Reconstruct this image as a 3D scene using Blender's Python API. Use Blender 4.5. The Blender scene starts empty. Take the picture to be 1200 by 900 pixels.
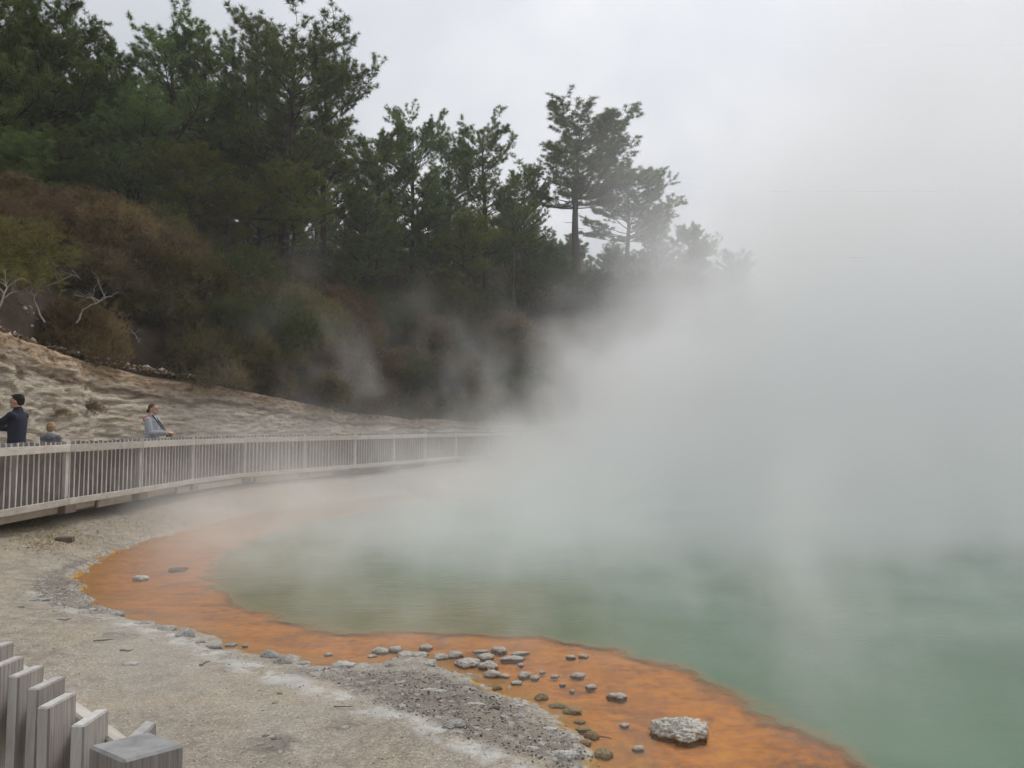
import bpy, bmesh, math, random
import numpy as np
from mathutils import Vector, Matrix

random.seed(7)
scene = bpy.context.scene
COL = scene.collection
rad = math.radians

# ---------------------------------------------------------------- camera
CAM = Vector((0.0, 0.0, 1.75))
PITCH = rad(3.4)
FPX = 867.0                       # focal length in pixels of the 1200 px wide photograph
cd = bpy.data.cameras.new('camera')
cam = bpy.data.objects.new('camera', cd)
COL.objects.link(cam)
cam.location = CAM
cam.rotation_euler = (rad(90) + PITCH, 0, 0)
cd.sensor_width = 36.0
cd.lens = 36.0 * FPX / 1200.0
cd.clip_start = 0.05
cd.clip_end = 3000
scene.camera = cam


def ray(u, v):
    x, zf, up = u - 600.0, FPX, 450.0 - v
    return Vector((x, zf * math.cos(PITCH) - up * math.sin(PITCH), zf * math.sin(PITCH) + up * math.cos(PITCH)))


def on_plane(u, v, z=0.0):
    d = ray(u, v)
    t = (z - CAM.z) / d.z
    return (d.x * t, d.y * t)


def at_depth(u, v, Y):
    d = ray(u, v)
    t = Y / d.y
    return Vector((d.x * t, Y, CAM.z + d.z * t))


# ---------------------------------------------------------------- numpy noise
def _hash(ix, iy, iz, seed):
    h = (ix * 374761393 + iy * 668265263 + iz * 2147483647 + seed * 1274126177) & 0xffffffff
    h = ((h ^ (h >> 13)) * 1274126177) & 0xffffffff
    h = h ^ (h >> 16)
    return (h & 0xffff) / 65535.0


def vnoise(x, y, z=0.0, seed=0):
    x = np.asarray(x, dtype=np.float64); y = np.asarray(y, dtype=np.float64)
    z = np.broadcast_to(np.asarray(z, dtype=np.float64), x.shape)
    xi, yi, zi = np.floor(x).astype(np.int64), np.floor(y).astype(np.int64), np.floor(z).astype(np.int64)
    fx, fy, fz = x - xi, y - yi, z - zi
    fx = fx * fx * (3 - 2 * fx); fy = fy * fy * (3 - 2 * fy); fz = fz * fz * (3 - 2 * fz)
    r = 0
    for dx in (0, 1):
        for dy in (0, 1):
            for dz in (0, 1):
                w = (fx if dx else 1 - fx) * (fy if dy else 1 - fy) * (fz if dz else 1 - fz)
                r = r + w * _hash(xi + dx, yi + dy, zi + dz, seed)
    return r


def fbm(x, y, z=0.0, octv=4, seed=0, gain=0.5):
    a, s, t, f = 1.0, 0.0, 0.0, 1.0
    for o in range(octv):
        s = s + a * vnoise(np.asarray(x) * f + 17.3 * o, np.asarray(y) * f + 9.1 * o, np.asarray(z) * f, seed + o)
        t += a; a *= gain; f *= 2.03
    return s / t


def sstep(a, b, x):
    t = np.clip((np.asarray(x, dtype=np.float64) - a) / (b - a), 0, 1)
    return t * t * (3 - 2 * t)


def seg_dist(px, py, line, closed=False):
    """unsigned distance, side (+1 left of the direction of travel) and arc length of the nearest point"""
    L = list(line)
    if closed:
        L = L + [L[0]]
    best = np.full(px.shape, 1e9); side = np.ones(px.shape); arc = np.zeros(px.shape)
    s0 = 0.0
    for (ax, ay), (bx, by) in zip(L[:-1], L[1:]):
        ex, ey = bx - ax, by - ay
        ll = math.hypot(ex, ey)
        t = np.clip(((px - ax) * ex + (py - ay) * ey) / (ll * ll), 0, 1)
        dx, dy = px - (ax + t * ex), py - (ay + t * ey)
        d = np.sqrt(dx * dx + dy * dy)
        cr = ex * (py - ay) - ey * (px - ax)
        m = d < best - 1e-9
        best = np.where(m, d, best); side = np.where(m, np.where(cr >= 0, 1.0, -1.0), side)
        arc = np.where(m, s0 + t * ll, arc)
        s0 += ll
    return best, side, arc


def inside(px, py, poly):
    c = np.zeros(px.shape, dtype=bool)
    n = len(poly)
    for i in range(n):
        (ax, ay), (bx, by) = poly[i], poly[(i + 1) % n]
        if ay == by:
            continue
        m = ((ay > py) != (by > py)) & (px < (bx - ax) * (py - ay) / (by - ay) + ax)
        c ^= m
    return c


def sd_poly(px, py, poly):
    d, _, _ = seg_dist(px, py, poly, closed=True)
    return np.where(inside(px, py, poly), -d, d)


def chaikin(pts, n=2, closed=False):
    for _ in range(n):
        out = [] if closed else [pts[0]]
        m = len(pts)
        for i in range(m if closed else m - 1):
            a, b = pts[i], pts[(i + 1) % m]
            out.append(tuple(a[k] * .75 + b[k] * .25 for k in range(len(a))))
            out.append(tuple(a[k] * .25 + b[k] * .75 for k in range(len(a))))
        if not closed:
            out.append(pts[-1])
        pts = out
    return pts


# ---------------------------------------------------------------- node helpers
class N:
    """small expression builder over shader or geometry nodes"""
    def __init__(self, tree, geo=False):
        self.t = tree; self.geo = geo

    def node(self, typ, **kw):
        n = self.t.nodes.new(typ)
        for k, v in kw.items():
            setattr(n, k, v)
        return n

    def put(self, sock, v):
        if isinstance(v, bpy.types.NodeSocket):
            self.t.links.new(v, sock)
        elif v is not None:
            if isinstance(v, (tuple, list)) and len(v) == 3 and sock.type == 'RGBA':
                v = (*v, 1)
            sock.default_value = v

    def m(self, op, a, b=None, c=None, clamp=False):
        n = self.node('ShaderNodeMath', operation=op, use_clamp=clamp)
        self.put(n.inputs[0], a)
        if b is not None: self.put(n.inputs[1], b)
        if c is not None: self.put(n.inputs[2], c)
        return n.outputs[0]

    def add(self, a, b): return self.m('ADD', a, b)
    def sub(self, a, b): return self.m('SUBTRACT', a, b)
    def mul(self, a, b): return self.m('MULTIPLY', a, b)
    def mx(self, a, b): return self.m('MAXIMUM', a, b)
    def mn(self, a, b): return self.m('MINIMUM', a, b)

    def ss(self, v, a, b, lo=0.0, hi=1.0):
        n = self.node('ShaderNodeMapRange', interpolation_type='SMOOTHSTEP')
        self.put(n.inputs['Value'], v)
        for k, x in (('From Min', a), ('From Max', b), ('To Min', lo), ('To Max', hi)):
            self.put(n.inputs[k], x)
        return n.outputs[0]

    def lin(self, v, a, b, lo=0.0, hi=1.0):
        n = self.node('ShaderNodeMapRange')
        self.put(n.inputs['Value'], v)
        for k, x in (('From Min', a), ('From Max', b), ('To Min', lo), ('To Max', hi)):
            self.put(n.inputs[k], x)
        return n.outputs[0]

    def vm(self, op, a, b=None):
        n = self.node('ShaderNodeVectorMath', operation=op)
        self.put(n.inputs[0], a)
        if b is not None:
            self.put(n.inputs['Scale'] if op == 'SCALE' else n.inputs[1], b)
        return n.outputs[0]

    def noise(self, vec, scale=1.0, detail=3.0, rough=0.5, dist=0.0, color=False):
        n = self.node('ShaderNodeTexNoise')
        self.put(n.inputs['Vector'], vec)
        self.put(n.inputs['Scale'], scale); self.put(n.inputs['Detail'], detail)
        self.put(n.inputs['Roughness'], rough); self.put(n.inputs['Distortion'], dist)
        return n.outputs['Color' if color else 'Fac']

    def voro(self, vec, scale=1.0, feature='F1', out='Distance', rnd=1.0):
        n = self.node('ShaderNodeTexVoronoi', feature=feature)
        self.put(n.inputs['Vector'], vec); self.put(n.inputs['Scale'], scale)
        self.put(n.inputs['Randomness'], rnd)
        return n.outputs[out]

    def mix(self, f, a, b):
        n = self.node('ShaderNodeMix', data_type='RGBA')
        self.put(n.inputs['Factor'], f)
        ss = [s for s in n.inputs if s.type == 'RGBA']
        self.put(ss[0], a); self.put(ss[1], b)
        return [s for s in n.outputs if s.type == 'RGBA'][0]

    def ramp(self, f, stops):
        n = self.node('ShaderNodeValToRGB')
        e = n.color_ramp.elements
        while len(e) < len(stops): e.new(0.5)
        for k, (p, c) in enumerate(stops):
            e[k].position = p
            e[k].color = (*c, 1) if len(c) == 3 else c
        self.put(n.inputs[0], f)
        return n.outputs[0]

    def attr(self, name, out='Fac'):
        n = self.node('ShaderNodeAttribute'); n.attribute_name = name
        return n.outputs[out]

    def hsv(self, col, h=0.5, s=1.0, v=1.0):
        n = self.node('ShaderNodeHueSaturation')
        self.put(n.inputs['Hue'], h); self.put(n.inputs['Saturation'], s)
        self.put(n.inputs['Value'], v); self.put(n.inputs['Color'], col)
        return n.outputs[0]

    def bump(self, h, strength=0.5, dist=0.02, normal=None):
        n = self.node('ShaderNodeBump')
        self.put(n.inputs['Height'], h); self.put(n.inputs['Strength'], strength)
        self.put(n.inputs['Distance'], dist)
        if normal is not None: self.put(n.inputs['Normal'], normal)
        return n.outputs[0]

    def pos(self, obj=False):
        if self.geo:
            return self.node('GeometryNodeInputPosition').outputs[0]
        if obj:
            return self.node('ShaderNodeTexCoord').outputs['Object']
        return self.node('ShaderNodeNewGeometry').outputs['Position']

    def xyz(self, v):
        n = self.node('ShaderNodeSeparateXYZ'); self.put(n.inputs[0], v)
        return n.outputs[0], n.outputs[1], n.outputs[2]

    def comb(self, x, y, z):
        n = self.node('ShaderNodeCombineXYZ')
        for s, v in zip(n.inputs, (x, y, z)): self.put(s, v)
        return n.outputs[0]


def material(name):
    m = bpy.data.materials.new(name)
    m.use_nodes = True
    m.node_tree.nodes.clear()
    n = N(m.node_tree)
    out = n.node('ShaderNodeOutputMaterial')
    return m, n, out


def principled(n, out, color, rough=0.8, normal=None, spec=0.3, metal=0.0):
    p = n.node('ShaderNodeBsdfPrincipled')
    n.put(p.inputs['Base Color'], color); n.put(p.inputs['Roughness'], rough)
    n.put(p.inputs['Specular IOR Level'], spec); n.put(p.inputs['Metallic'], metal)
    if normal is not None: n.put(p.inputs['Normal'], normal)
    n.t.links.new(p.outputs[0], out.inputs['Surface'])
    return p


def simple(name, color, rough=0.8, var=0.15, scale=20, bump=0.0, spec=0.3):
    m, n, out = material(name)
    nz = n.noise(n.pos(obj=True), scale, 3, .6)
    c = n.hsv(color, v=n.lin(nz, .25, .75, 1 - var, 1 + var))
    nr = n.bump(nz, bump, .01) if bump else None
    principled(n, out, c, rough, nr, spec)
    return m


# ---------------------------------------------------------------- object helpers
def tag(o, label=None, cat=None, group=None, kind=None):
    if label: o['label'] = label
    if cat: o['category'] = cat
    if group: o['group'] = group
    if kind: o['kind'] = kind
    return o


def empty(name, loc=(0, 0, 0), rz=0.0, label=None, cat=None, group=None):
    o = bpy.data.objects.new(name, None)
    COL.objects.link(o)
    o.empty_display_size = 0.2
    o.location = loc; o.rotation_euler = (0, 0, rz)
    return tag(o, label, cat, group)


def link(name, mesh, mat=None, parent=None, loc=None, rot=None):
    o = bpy.data.objects.new(name, mesh)
    COL.objects.link(o)
    if mat is not None and not mesh.materials:
        mesh.materials.append(mat)
    if parent is not None: o.parent = parent
    if loc is not None: o.location = loc
    if rot is not None: o.rotation_euler = rot
    return o


def np_mesh(name, verts, faces, mat=None, smooth=False, nside=None):
    """verts (n,3) array, faces (m,k) array with constant k"""
    verts = np.asarray(verts, dtype=np.float32); faces = np.asarray(faces, dtype=np.int32)
    me = bpy.data.meshes.new(name)
    k = faces.shape[1]
    me.vertices.add(len(verts)); me.vertices.foreach_set('co', verts.ravel())
    me.loops.add(faces.size); me.loops.foreach_set('vertex_index', faces.ravel())
    me.polygons.add(len(faces))
    me.polygons.foreach_set('loop_start', np.arange(0, faces.size, k, dtype=np.int32))
    me.polygons.foreach_set('loop_total', np.full(len(faces), k, dtype=np.int32))
    if smooth:
        me.polygons.foreach_set('use_smooth', np.ones(len(faces), dtype=bool))
    me.update(calc_edges=True)
    if mat: me.materials.append(mat)
    return me


def set_attr(me, name, values):
    a = me.attributes.new(name, 'FLOAT', 'POINT')
    a.data.foreach_set('value', np.asarray(values, dtype=np.float32))


def grid_faces(nu, nv):
    i = np.arange((nu - 1) * (nv - 1))
    a = (i // (nv - 1)) * nv + i % (nv - 1)
    return np.stack([a, a + nv, a + nv + 1, a + 1], axis=1)


class MB:
    """collects boxes and tubes, builds one mesh"""
    def __init__(self): self.bm = bmesh.new()

    def box(self, size, loc=(0, 0, 0), rot=None, bevel=0.0, taper=None):
        r = bmesh.ops.create_cube(self.bm, size=1.0)
        vs = r['verts']
        for v in vs:
            v.co = Vector((v.co.x * size[0], v.co.y * size[1], v.co.z * size[2]))
            if taper and v.co.z > 0: v.co.x *= taper; v.co.y *= taper
        if bevel:
            es = list({e for v in vs for e in v.link_edges})
            rb = bmesh.ops.bevel(self.bm, geom=es, offset=bevel, segments=1, affect='EDGES')
            vs = list({v for f in rb['faces'] for v in f.verts} | {v for v in vs if v.is_valid})
        M = Matrix.Translation(Vector(loc))
        if rot is not None:
            M = M @ (rot.to_4x4() if isinstance(rot, Matrix) else Matrix.Rotation(rot, 4, 'Z'))
        bmesh.ops.transform(self.bm, matrix=M, verts=vs)
        return vs

    def tube(self, pts, radii, seg=6, cap=True):
        tube_into(self.bm, pts, radii, seg, cap)
        return self

    def mesh(self, name, smooth=False):
        me = bpy.data.meshes.new(name)
        self.bm.to_mesh(me); self.bm.free()
        if smooth:
            for p in me.polygons: p.use_smooth = True
        return me

    def build(self, name, mat, parent=None, smooth=False, **kw):
        return link(name, self.mesh(name, smooth), mat, parent, **kw)


def tube_into(bm, pts, radii, seg=6, cap=True):
    pts = [Vector(p) for p in pts]
    if not hasattr(radii, '__len__'): radii = [radii] * len(pts)
    rings = []
    ref = Vector((0.31, 0.17, 0.93)).normalized()
    for i, p in enumerate(pts):
        a = pts[max(i - 1, 0)]; b = pts[min(i + 1, len(pts) - 1)]
        d = (b - a)
        if d.length < 1e-9: d = Vector((0, 0, 1))
        d.normalize()
        if abs(d.dot(ref)) > .97: rr = Vector((1, 0, 0))
        else: rr = ref
        x = d.cross(rr).normalized(); y = d.cross(x)
        rings.append([bm.verts.new(p + (x * math.cos(2 * math.pi * k / seg) + y * math.sin(2 * math.pi * k / seg)) * radii[i]) for k in range(seg)])
    for r0, r1 in zip(rings[:-1], rings[1:]):
        for k in range(seg):
            bm.faces.new((r0[k], r0[(k + 1) % seg], r1[(k + 1) % seg], r1[k]))
    if cap:
        bm.faces.new(list(reversed(rings[0]))); bm.faces.new(rings[-1])


# ---------------------------------------------------------------- render settings, world, light
scene.render.engine = 'CYCLES'
cy = scene.cycles
cy.use_denoising = True
try: cy.denoiser = 'OPENIMAGEDENOISE'
except Exception: pass
cy.max_bounces = 12; cy.diffuse_bounces = 3; cy.glossy_bounces = 3; cy.transmission_bounces = 4
cy.transparent_max_bounces = 8; cy.volume_bounces = 10
cy.volume_step_rate = 4.0; cy.volume_max_steps = 256
cy.use_adaptive_sampling = True; cy.adaptive_threshold = 0.05
cy.caustics_reflective = False; cy.caustics_refractive = False
scene.view_settings.view_transform = 'Standard'
scene.view_settings.look = 'None'
scene.view_settings.gamma = 1.0
scene.view_settings.exposure = EXPOSURE = 0.12

SUN_EL, SUN_AZ = rad(48), rad(35)          # azimuth measured clockwise from +Y (ahead of the camera)
w = bpy.data.worlds.new('World'); scene.world = w
w.use_nodes = True
w.node_tree.nodes.clear()
n = N(w.node_tree)
wo = n.node('ShaderNodeOutputWorld')
bg = n.node('ShaderNodeBackground'); bg.inputs['Strength'].default_value = 0.090
sky = n.node('ShaderNodeTexSky'); sky.sky_type = 'NISHITA'; sky.sun_disc = False
sky.sun_elevation = SUN_EL; sky.sun_rotation = SUN_AZ
sky.air_density = 1.0; sky.dust_density = 2.0
dirv = n.node('ShaderNodeTexCoord').outputs['Generated']
dx, dy, dz = n.xyz(dirv)
dzc = n.add(n.mx(dz, 0.0), 0.22)
pl = n.comb(n.m('DIVIDE', dx, dzc), n.m('DIVIDE', dy, dzc), 0.0)
c1 = n.noise(pl, 1.1, 5, .55, .3)
c2 = n.noise(n.vm('ADD', pl, (3.7, 1.2, 0)), 0.5, 2, .5)
cc = n.add(n.mul(c1, .55), n.mul(c2, .45))
cloud = n.ramp(cc, [(.36, (5.6, 5.9, 6.4)), (.5, (6.8, 7.0, 7.4)), (.62, (8.6, 8.6, 8.7))])
# overcast sky: brighter overhead and round the veiled sun
sd_ = Vector((math.sin(SUN_AZ) * math.cos(SUN_EL), math.cos(SUN_AZ) * math.cos(SUN_EL), math.sin(SUN_EL)))
dotn = n.node('ShaderNodeVectorMath', operation='DOT_PRODUCT')
n.put(dotn.inputs[0], dirv); dotn.inputs[1].default_value = sd_
glow = n.ss(dotn.outputs['Value'], .55, 1.0, 1.0, 1.25)
horiz = n.ss(dz, -0.05, .9, .93, 1.12)
cloud = n.vm('SCALE', cloud, n.mul(glow, horiz))
n.put(bg.inputs['Color'], n.mix(.93, sky.outputs[0], cloud))
n.t.links.new(bg.outputs[0], wo.inputs['Surface'])
w.cycles.sampling_method = 'MANUAL'; w.cycles.sample_map_resolution = 256

sl = bpy.data.lights.new('sun', 'SUN'); sun = bpy.data.objects.new('sun', sl); COL.objects.link(sun)
sl.energy = 1.5; sl.angle = rad(25); sl.color = (1, .96, .9)
sun.rotation_euler = sd_.to_track_quat('Z', 'Y').to_euler()

# ================================================================ THE LAND
# far fence line in plan (walked from behind the camera's left, round the pool)
FENCE = chaikin([(-7.6, -8), (-7.0, 0), (-6.95, 10), (-6.9, 12), (-6.75, 14), (-6.7, 17), (-4.5, 20.8), (-2.3, 26.5), (.4, 30), (4, 32.5),
                 (9, 34.5), (16, 34.5), (24, 31), (29, 23), (29, 12), (24, 4), (15, -2), (8, -6)], 2)
SHORE_PX = [(760, 960), (712, 900), (698, 872), (664, 845), (634, 824), (596, 812), (566, 803), (556, 792), (520, 783), (505, 772), (470, 776), (430, 779),
            (400, 778), (352, 779), (338, 768), (305, 770), (262, 752), (225, 742), (190, 731), (150, 724), (128, 712), (112, 700), (96, 690), (92, 672),
            (118, 655), (150, 640), (205, 624), (270, 608), (340, 596), (420, 586), (490, 576), (560, 567)]
SHORE = [on_plane(u, v) for u, v in SHORE_PX]
LAKE = chaikin([(16, 1), (7, 1.6), (2.6, 2.4)] + SHORE + [(1.5, 27.5), (5, 29.5), (10, 31), (16, 31), (22, 28), (25.5, 22), (25, 12), (21, 5)], 1, closed=True)
SHELF_PX = [(1080, 960), (1010, 900), (942, 866), (880, 838), (832, 802), (752, 770), (700, 757), (620, 753), (560, 745), (500, 744), (440, 745), (380, 744),
            (335, 734), (290, 716), (255, 695), (235, 668), (262, 645), (320, 622), (400, 604), (480, 592), (570, 580)]
DEEP = chaikin([(15, 2.4), (7.5, 2.6), (4.2, 3.1)] + [on_plane(u, v) for u, v in SHELF_PX] + [(2.0, 25), (6, 27.5), (10, 28.6), (16, 28.6), (20, 26), (23.5, 21), (23, 12), (19.5, 6)], 1, closed=True)
WHITE = chaikin([on_plane(u, v, .04) for u, v in [(40, 700), (85, 718), (150, 730), (230, 756), (290, 782), (340, 798), (400, 824), (450, 842), (500, 850), (560, 880), (620, 905), (680, 940)]], 1)
DARKP = chaikin([on_plane(u, v, .04) for u, v in [(330, 780), (420, 783), (520, 786), (600, 820), (680, 862), (705, 900), (660, 905), (600, 885), (540, 862), (470, 838), (400, 808)]], 1, closed=True)
DARKL = chaikin([on_plane(u, v, .05) for u, v in [(95, 655), (170, 626), (150, 640), (112, 668), (120, 705), (150, 724), (95, 716), (45, 712), (35, 690), (60, 668)]], 1, closed=True)

HOLLOWS = [chaikin([on_plane(u, v, .08) for u, v in pl_], 1, closed=True) for pl_ in (
    [(306, 872), (322, 862), (348, 864), (354, 876), (334, 890), (300, 884)], [(118, 742), (150, 738), (178, 746), (150, 752), (122, 750)],
    [(228, 800), (246, 798), (250, 806), (232, 808)], [(390, 846), (412, 842), (420, 852), (396, 858)])]

LAKE_CUM = sum(math.dist(FENCE[i], FENCE[i + 1]) for i in range(len(FENCE) - 1))


def arc_of(x, y):
    d, s, a = seg_dist(np.array([x], float), np.array([y], float), FENCE)
    return float(a[0])


S = {k: arc_of(*p) for k, p in dict(a=(-7, 3), b=(-6.9, 13), c=(-6.7, 16.6), d=(-5.2, 20), e=(-3, 25), f=(.4, 30), g=(9, 34), h=(29, 20)).items()}
SX = [0, S['a'], S['b'], S['c'], S['d'], S['e'], S['f'], S['g'], S['h'], LAKE_CUM]
CT = [4.5, 4.5, 4.0, 3.45, 3.0, 2.4, 2.0, 2.0, 2.0, 2.0]        # top of the bank
RZ = [9.7, 9.7, 9.4, 9.6, 9.6, 9.3, 10, 11, 10, 8]              # ridge height
RW = [9, 9, 10, 12, 13, 13, 15, 16, 14, 12]                     # how far behind the bank the ridge lies


def land_height(x, y, detail=True):
    x = np.asarray(x, float); y = np.asarray(y, float)
    sl_ = sd_poly(x, y, LAKE)
    if detail is not None:
        sl_ = sl_ + ((fbm(x * 2.3, y * 2.3, 0, 3, 71) - .5) * .34 + (fbm(x * 8, y * 8, 0, 3, 73) - .5) * .20) * np.exp(-(sl_ / .5) ** 2)
    sdp = sd_poly(x, y, DEEP)
    sdp = sdp + (fbm(x * 1.5, y * 1.5, 0, 3, 75) - .5) * .35
    df, side, arc = seg_dist(x, y, FENCE)
    d = df * side                                                  # + = behind the fence
    slope = .028 + .145 * sstep(4, 9.5, y)
    n1 = fbm(x * .9, y * .9, 0, 4, 3) - .5
    land = np.minimum(.025 * (1 - np.exp(-np.maximum(sl_, 0) / .10)) + slope * np.maximum(sl_, 0), .52 + .03 * n1)
    land = land + n1 * .07 * sstep(0, .8, sl_) * (1 - .6 * sstep(-1, 0, d))
    if detail:
        land = land + (fbm(x * 6, y * 6, 0, 3, 9) - .5) * .022 * sstep(-.02, .1, sl_)
        fine = fbm(x * 26, y * 26, 0, 3, 11) - .5
        dark = np.maximum(sstep(.05, -.05, sd_poly(x, y, DARKP)), sstep(.1, -.1, sd_poly(x, y, DARKL)))
        land = land + fine * (.006 + .016 * dark + .022 * np.exp(-(np.maximum(sl_, 0) / .15) ** 2)) * sstep(-.03, .02, sl_)
    bed_in = np.maximum(-sl_, 0)
    bed = -.010 - .020 * sstep(0, .5, bed_in) + .012 * sstep(-.5, -.1, -np.abs(sdp)) - 1.2 * sstep(-.35, -2.2, sdp)
    bed = np.minimum(bed + (fbm(x * 1.6, y * 1.6, 0, 3, 21) - .5) * .016, -.004)
    h = np.where(sl_ > 0, land, bed)
    ct = np.interp(arc, SX, CT); rz = np.interp(arc, SX, RZ); rw = np.interp(arc, SX, RW)
    t = np.clip((d - 3.5) / rw, 0, 1)
    hill = ct + (rz - ct) * np.sin(t * math.pi / 2) ** .95
    hill = hill - np.maximum(d - 3.5 - rw, 0) * .10
    hill = np.maximum(hill, 3.0)
    hill = hill + (fbm(x * .35, y * .35, 0, 3, 5) - .5) * 1.1 * sstep(3.5, 8, d)
    sh_ = .5 * sstep(S['c'] - .8, S['c'] + .2, arc) - .45 * sstep(S['d'] - .3, S['d'] + 1.5, arc)
    step = sstep(3.8 + sh_, 4.35 + sh_, d)
    return h * (1 - step) + hill * step, sl_, sdp, d, arc


def height1(x, y):
    return float(land_height(np.array([x]), np.array([y]), detail=False)[0][0])


# ---- materials of the land
def mat_ground():
    m, n, out = material('sinter_ground')
    p = n.pos()
    shore = n.attr('shore'); deep = n.attr('deep'); white = n.attr('white'); darkp = n.attr('darkp'); back = n.attr('back')
    wob = n.mul(n.sub(n.noise(p, 3.5, 5, .65), .5), .5)
    wobf = n.mul(n.sub(n.noise(p, 16, 4, .7), .5), .16)
    fine = n.noise(p, 95, 3, .7)
    grit = n.voro(n.vm('ADD', p, n.vm('SCALE', n.noise(p, 60, 2, .5, 0, True), .02)), 85, 'F1', 'Color')
    gx, gy, gz = n.xyz(grit)
    mid = n.noise(p, 7, 5, .65)
    base = n.ramp(mid, [(.3, (.26, .222, .175)), (.5, (.345, .30, .242)), (.7, (.43, .385, .32))])
    tan = n.ss(n.noise(n.vm('ADD', p, (5, 2, 0)), 1.1, 4, .6), .50, .66)
    base = n.mix(n.mul(tan, .6), base, (.43, .36, .25))
    base = n.hsv(base, v=n.mul(n.lin(gx, 0, 1, .78, 1.20), n.lin(fine, .3, .7, .80, 1.20)))
    base = n.mix(n.ss(gy, .95, .98, 0, .45), base, (.66, .65, .62))
    base = n.mix(n.ss(gz, .95, .99, 0, .4), base, (.10, .085, .07))
    # white crust line
    wd = n.add(n.m('ABSOLUTE', white), n.add(wob, wobf))
    wf = n.ss(wd, .16, .02)
    wcol = n.ramp(mid, [(.35, (.47, .46, .44)), (.6, (.64, .62, .58))])
    wf = n.mul(wf, n.ss(n.noise(n.vm('ADD', p, (3, 3, 0)), 4.5, 5, .7), .40, .56))
    base = n.mix(n.mul(wf, .85), base, wcol)
    # dark plates of gravel
    dd = n.add(darkp, n.mul(n.add(wob, wobf), .9))
    dfac = n.ss(dd, .05, -.06)
    dn = n.voro(n.vm('MULTIPLY', p, (1, 1, 1)), 30, 'F1', 'Color')
    ax, ay, az = n.xyz(dn)
    dcol = n.ramp(ax, [(.0, (.06, .048, .045)), (.5, (.13, .11, .10)), (.8, (.22, .195, .175)), (.97, (.5, .49, .46))])
    dn2 = n.noise(p, 5, 4, .6)
    dcol = n.mix(n.ss(dn2, .42, .6), dcol, n.hsv((.255, .228, .188), v=n.lin(gx, 0, 1, .75, 1.2)))
    base = n.mix(n.mul(dfac, n.lin(dn2, .35, .65, .55, .95)), base, dcol)
    # lumpy white and grey crust right on the shore
    sh = n.add(shore, n.mul(n.add(wob, wobf), .45))
    e1 = n.mul(n.ss(sh, .19, .06), n.ss(n.noise(p, 7, 5, .65), .42, .56))
    ecol = n.ramp(n.voro(p, 34, 'F1', 'Distance'), [(.05, (.60, .585, .55)), (.6, (.34, .315, .27)), (.9, (.17, .14, .11))])
    base = n.mix(e1, base, ecol)
    # wet ochre rim, then the orange shelf
    och = n.mul(n.ss(sh, .075, .02), n.ss(n.noise(p, 2.6, 4, .6), .46, .58))
    base = n.mix(och, base, n.ramp(mid, [(.3, (.33, .17, .03)), (.6, (.52, .30, .06))]))
    oi = n.ss(n.add(shore, n.mul(wobf, .35)), .01, -.02)
    st = n.add(n.mul(n.noise(n.vm('MULTIPLY', p, (1.0, 1.7, 1)), 2.0, 7, .70), .6), n.mul(n.noise(n.vm('ADD', p, (7, 7, 0)), 14, 4, .7), .4))
    orange = n.ramp(st, [(.30, (.28, .12, .05)), (.43, (.52, .195, .045)), (.54, (.82, .30, .03)), (.70, (.88, .42, .05))])
    och2 = n.ss(n.add(shore, n.mul(wob, .9)), -.30, -.04)
    orange = n.mix(n.mul(och2, .55), orange, (.50, .26, .03))
    veins = n.ss(n.voro(n.vm('ADD', n.vm('MULTIPLY', p, (.7, 2.0, 1)), n.vm('SCALE', n.noise(p, 3, 3, .6, 0, True), .5)), 1.3, 'DISTANCE_TO_EDGE'), .035, .0)
    orange = n.mix(n.mul(veins, n.mul(n.ss(n.noise(p, .9, 2, .5), .48, .6), .55)), orange, (.20, .10, .08))
    grey = n.ss(n.noise(n.vm('ADD', p, (1, 9, 0)), 5, 5, .75), .60, .72)
    orange = n.mix(n.mul(grey, .5), orange, (.24, .17, .12))
    base = n.mix(oi, base, orange)
    dpf = n.ss(n.add(deep, n.mul(wob, .7)), -.3, -1.1)
    base = n.mix(n.mul(dpf, oi), base, (.20, .20, .10))
    # hillside litter behind the bank
    hl = n.ss(back, 3.5, 3.9)
    litter = n.ramp(n.noise(p, 3, 5, .7), [(.3, (.035, .026, .018)), (.55, (.075, .052, .034)), (.75, (.13, .085, .05))])
    base = n.mix(hl, base, litter)
    hgt = n.add(n.mul(fine, .5), n.add(n.mul(gx, .5), n.mul(n.noise(p, 30, 3, .6), .7)))
    principled(n, out, base, n.lin(oi, 0, 1, .9, .55), n.bump(hgt, .75, .012), .25)
    return m


# ---- the one ground sheet: rings round the camera point, fine where the view is
def build_ground():
    ang = np.concatenate([np.linspace(-180, -46, 40)[:-1], np.linspace(-46, 46, 860), np.linspace(46, 180, 40)[1:]])
    r = [.25]
    while r[-1] < 900:
        g = .012 if r[-1] < 3 else (.0075 if r[-1] < 14 else (.011 if r[-1] < 60 else .06))
        r.append(r[-1] * (1 + g))
    r = np.array(r)
    A, R = np.meshgrid(np.radians(ang), r, indexing='ij')
    X = (R * np.sin(A)).ravel(); Y = (R * np.cos(A)).ravel()
    H, sl_, sdp, d, arc = land_height(X, Y)
    V = np.stack([X, Y, H], 1)
    me = np_mesh('ground', V, grid_faces(len(ang), len(r)), None, smooth=True)
    wd, _, _ = seg_dist(X, Y, WHITE)
    dk = np.minimum(sd_poly(X, Y, DARKP), sd_poly(X, Y, DARKL))
    for hl_ in HOLLOWS: dk = np.minimum(dk, sd_poly(X, Y, hl_) + .03)
    for k, v in (('shore', sl_), ('deep', sdp), ('white', wd), ('darkp', dk), ('back', d)):
        set_attr(me, k, v)
    o = link('ground', me, mat_ground())
    tag(o, 'pale gravelly sinter terrace with the orange pool shelf and brown hillside', kind='structure')
    return o


build_ground()


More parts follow.
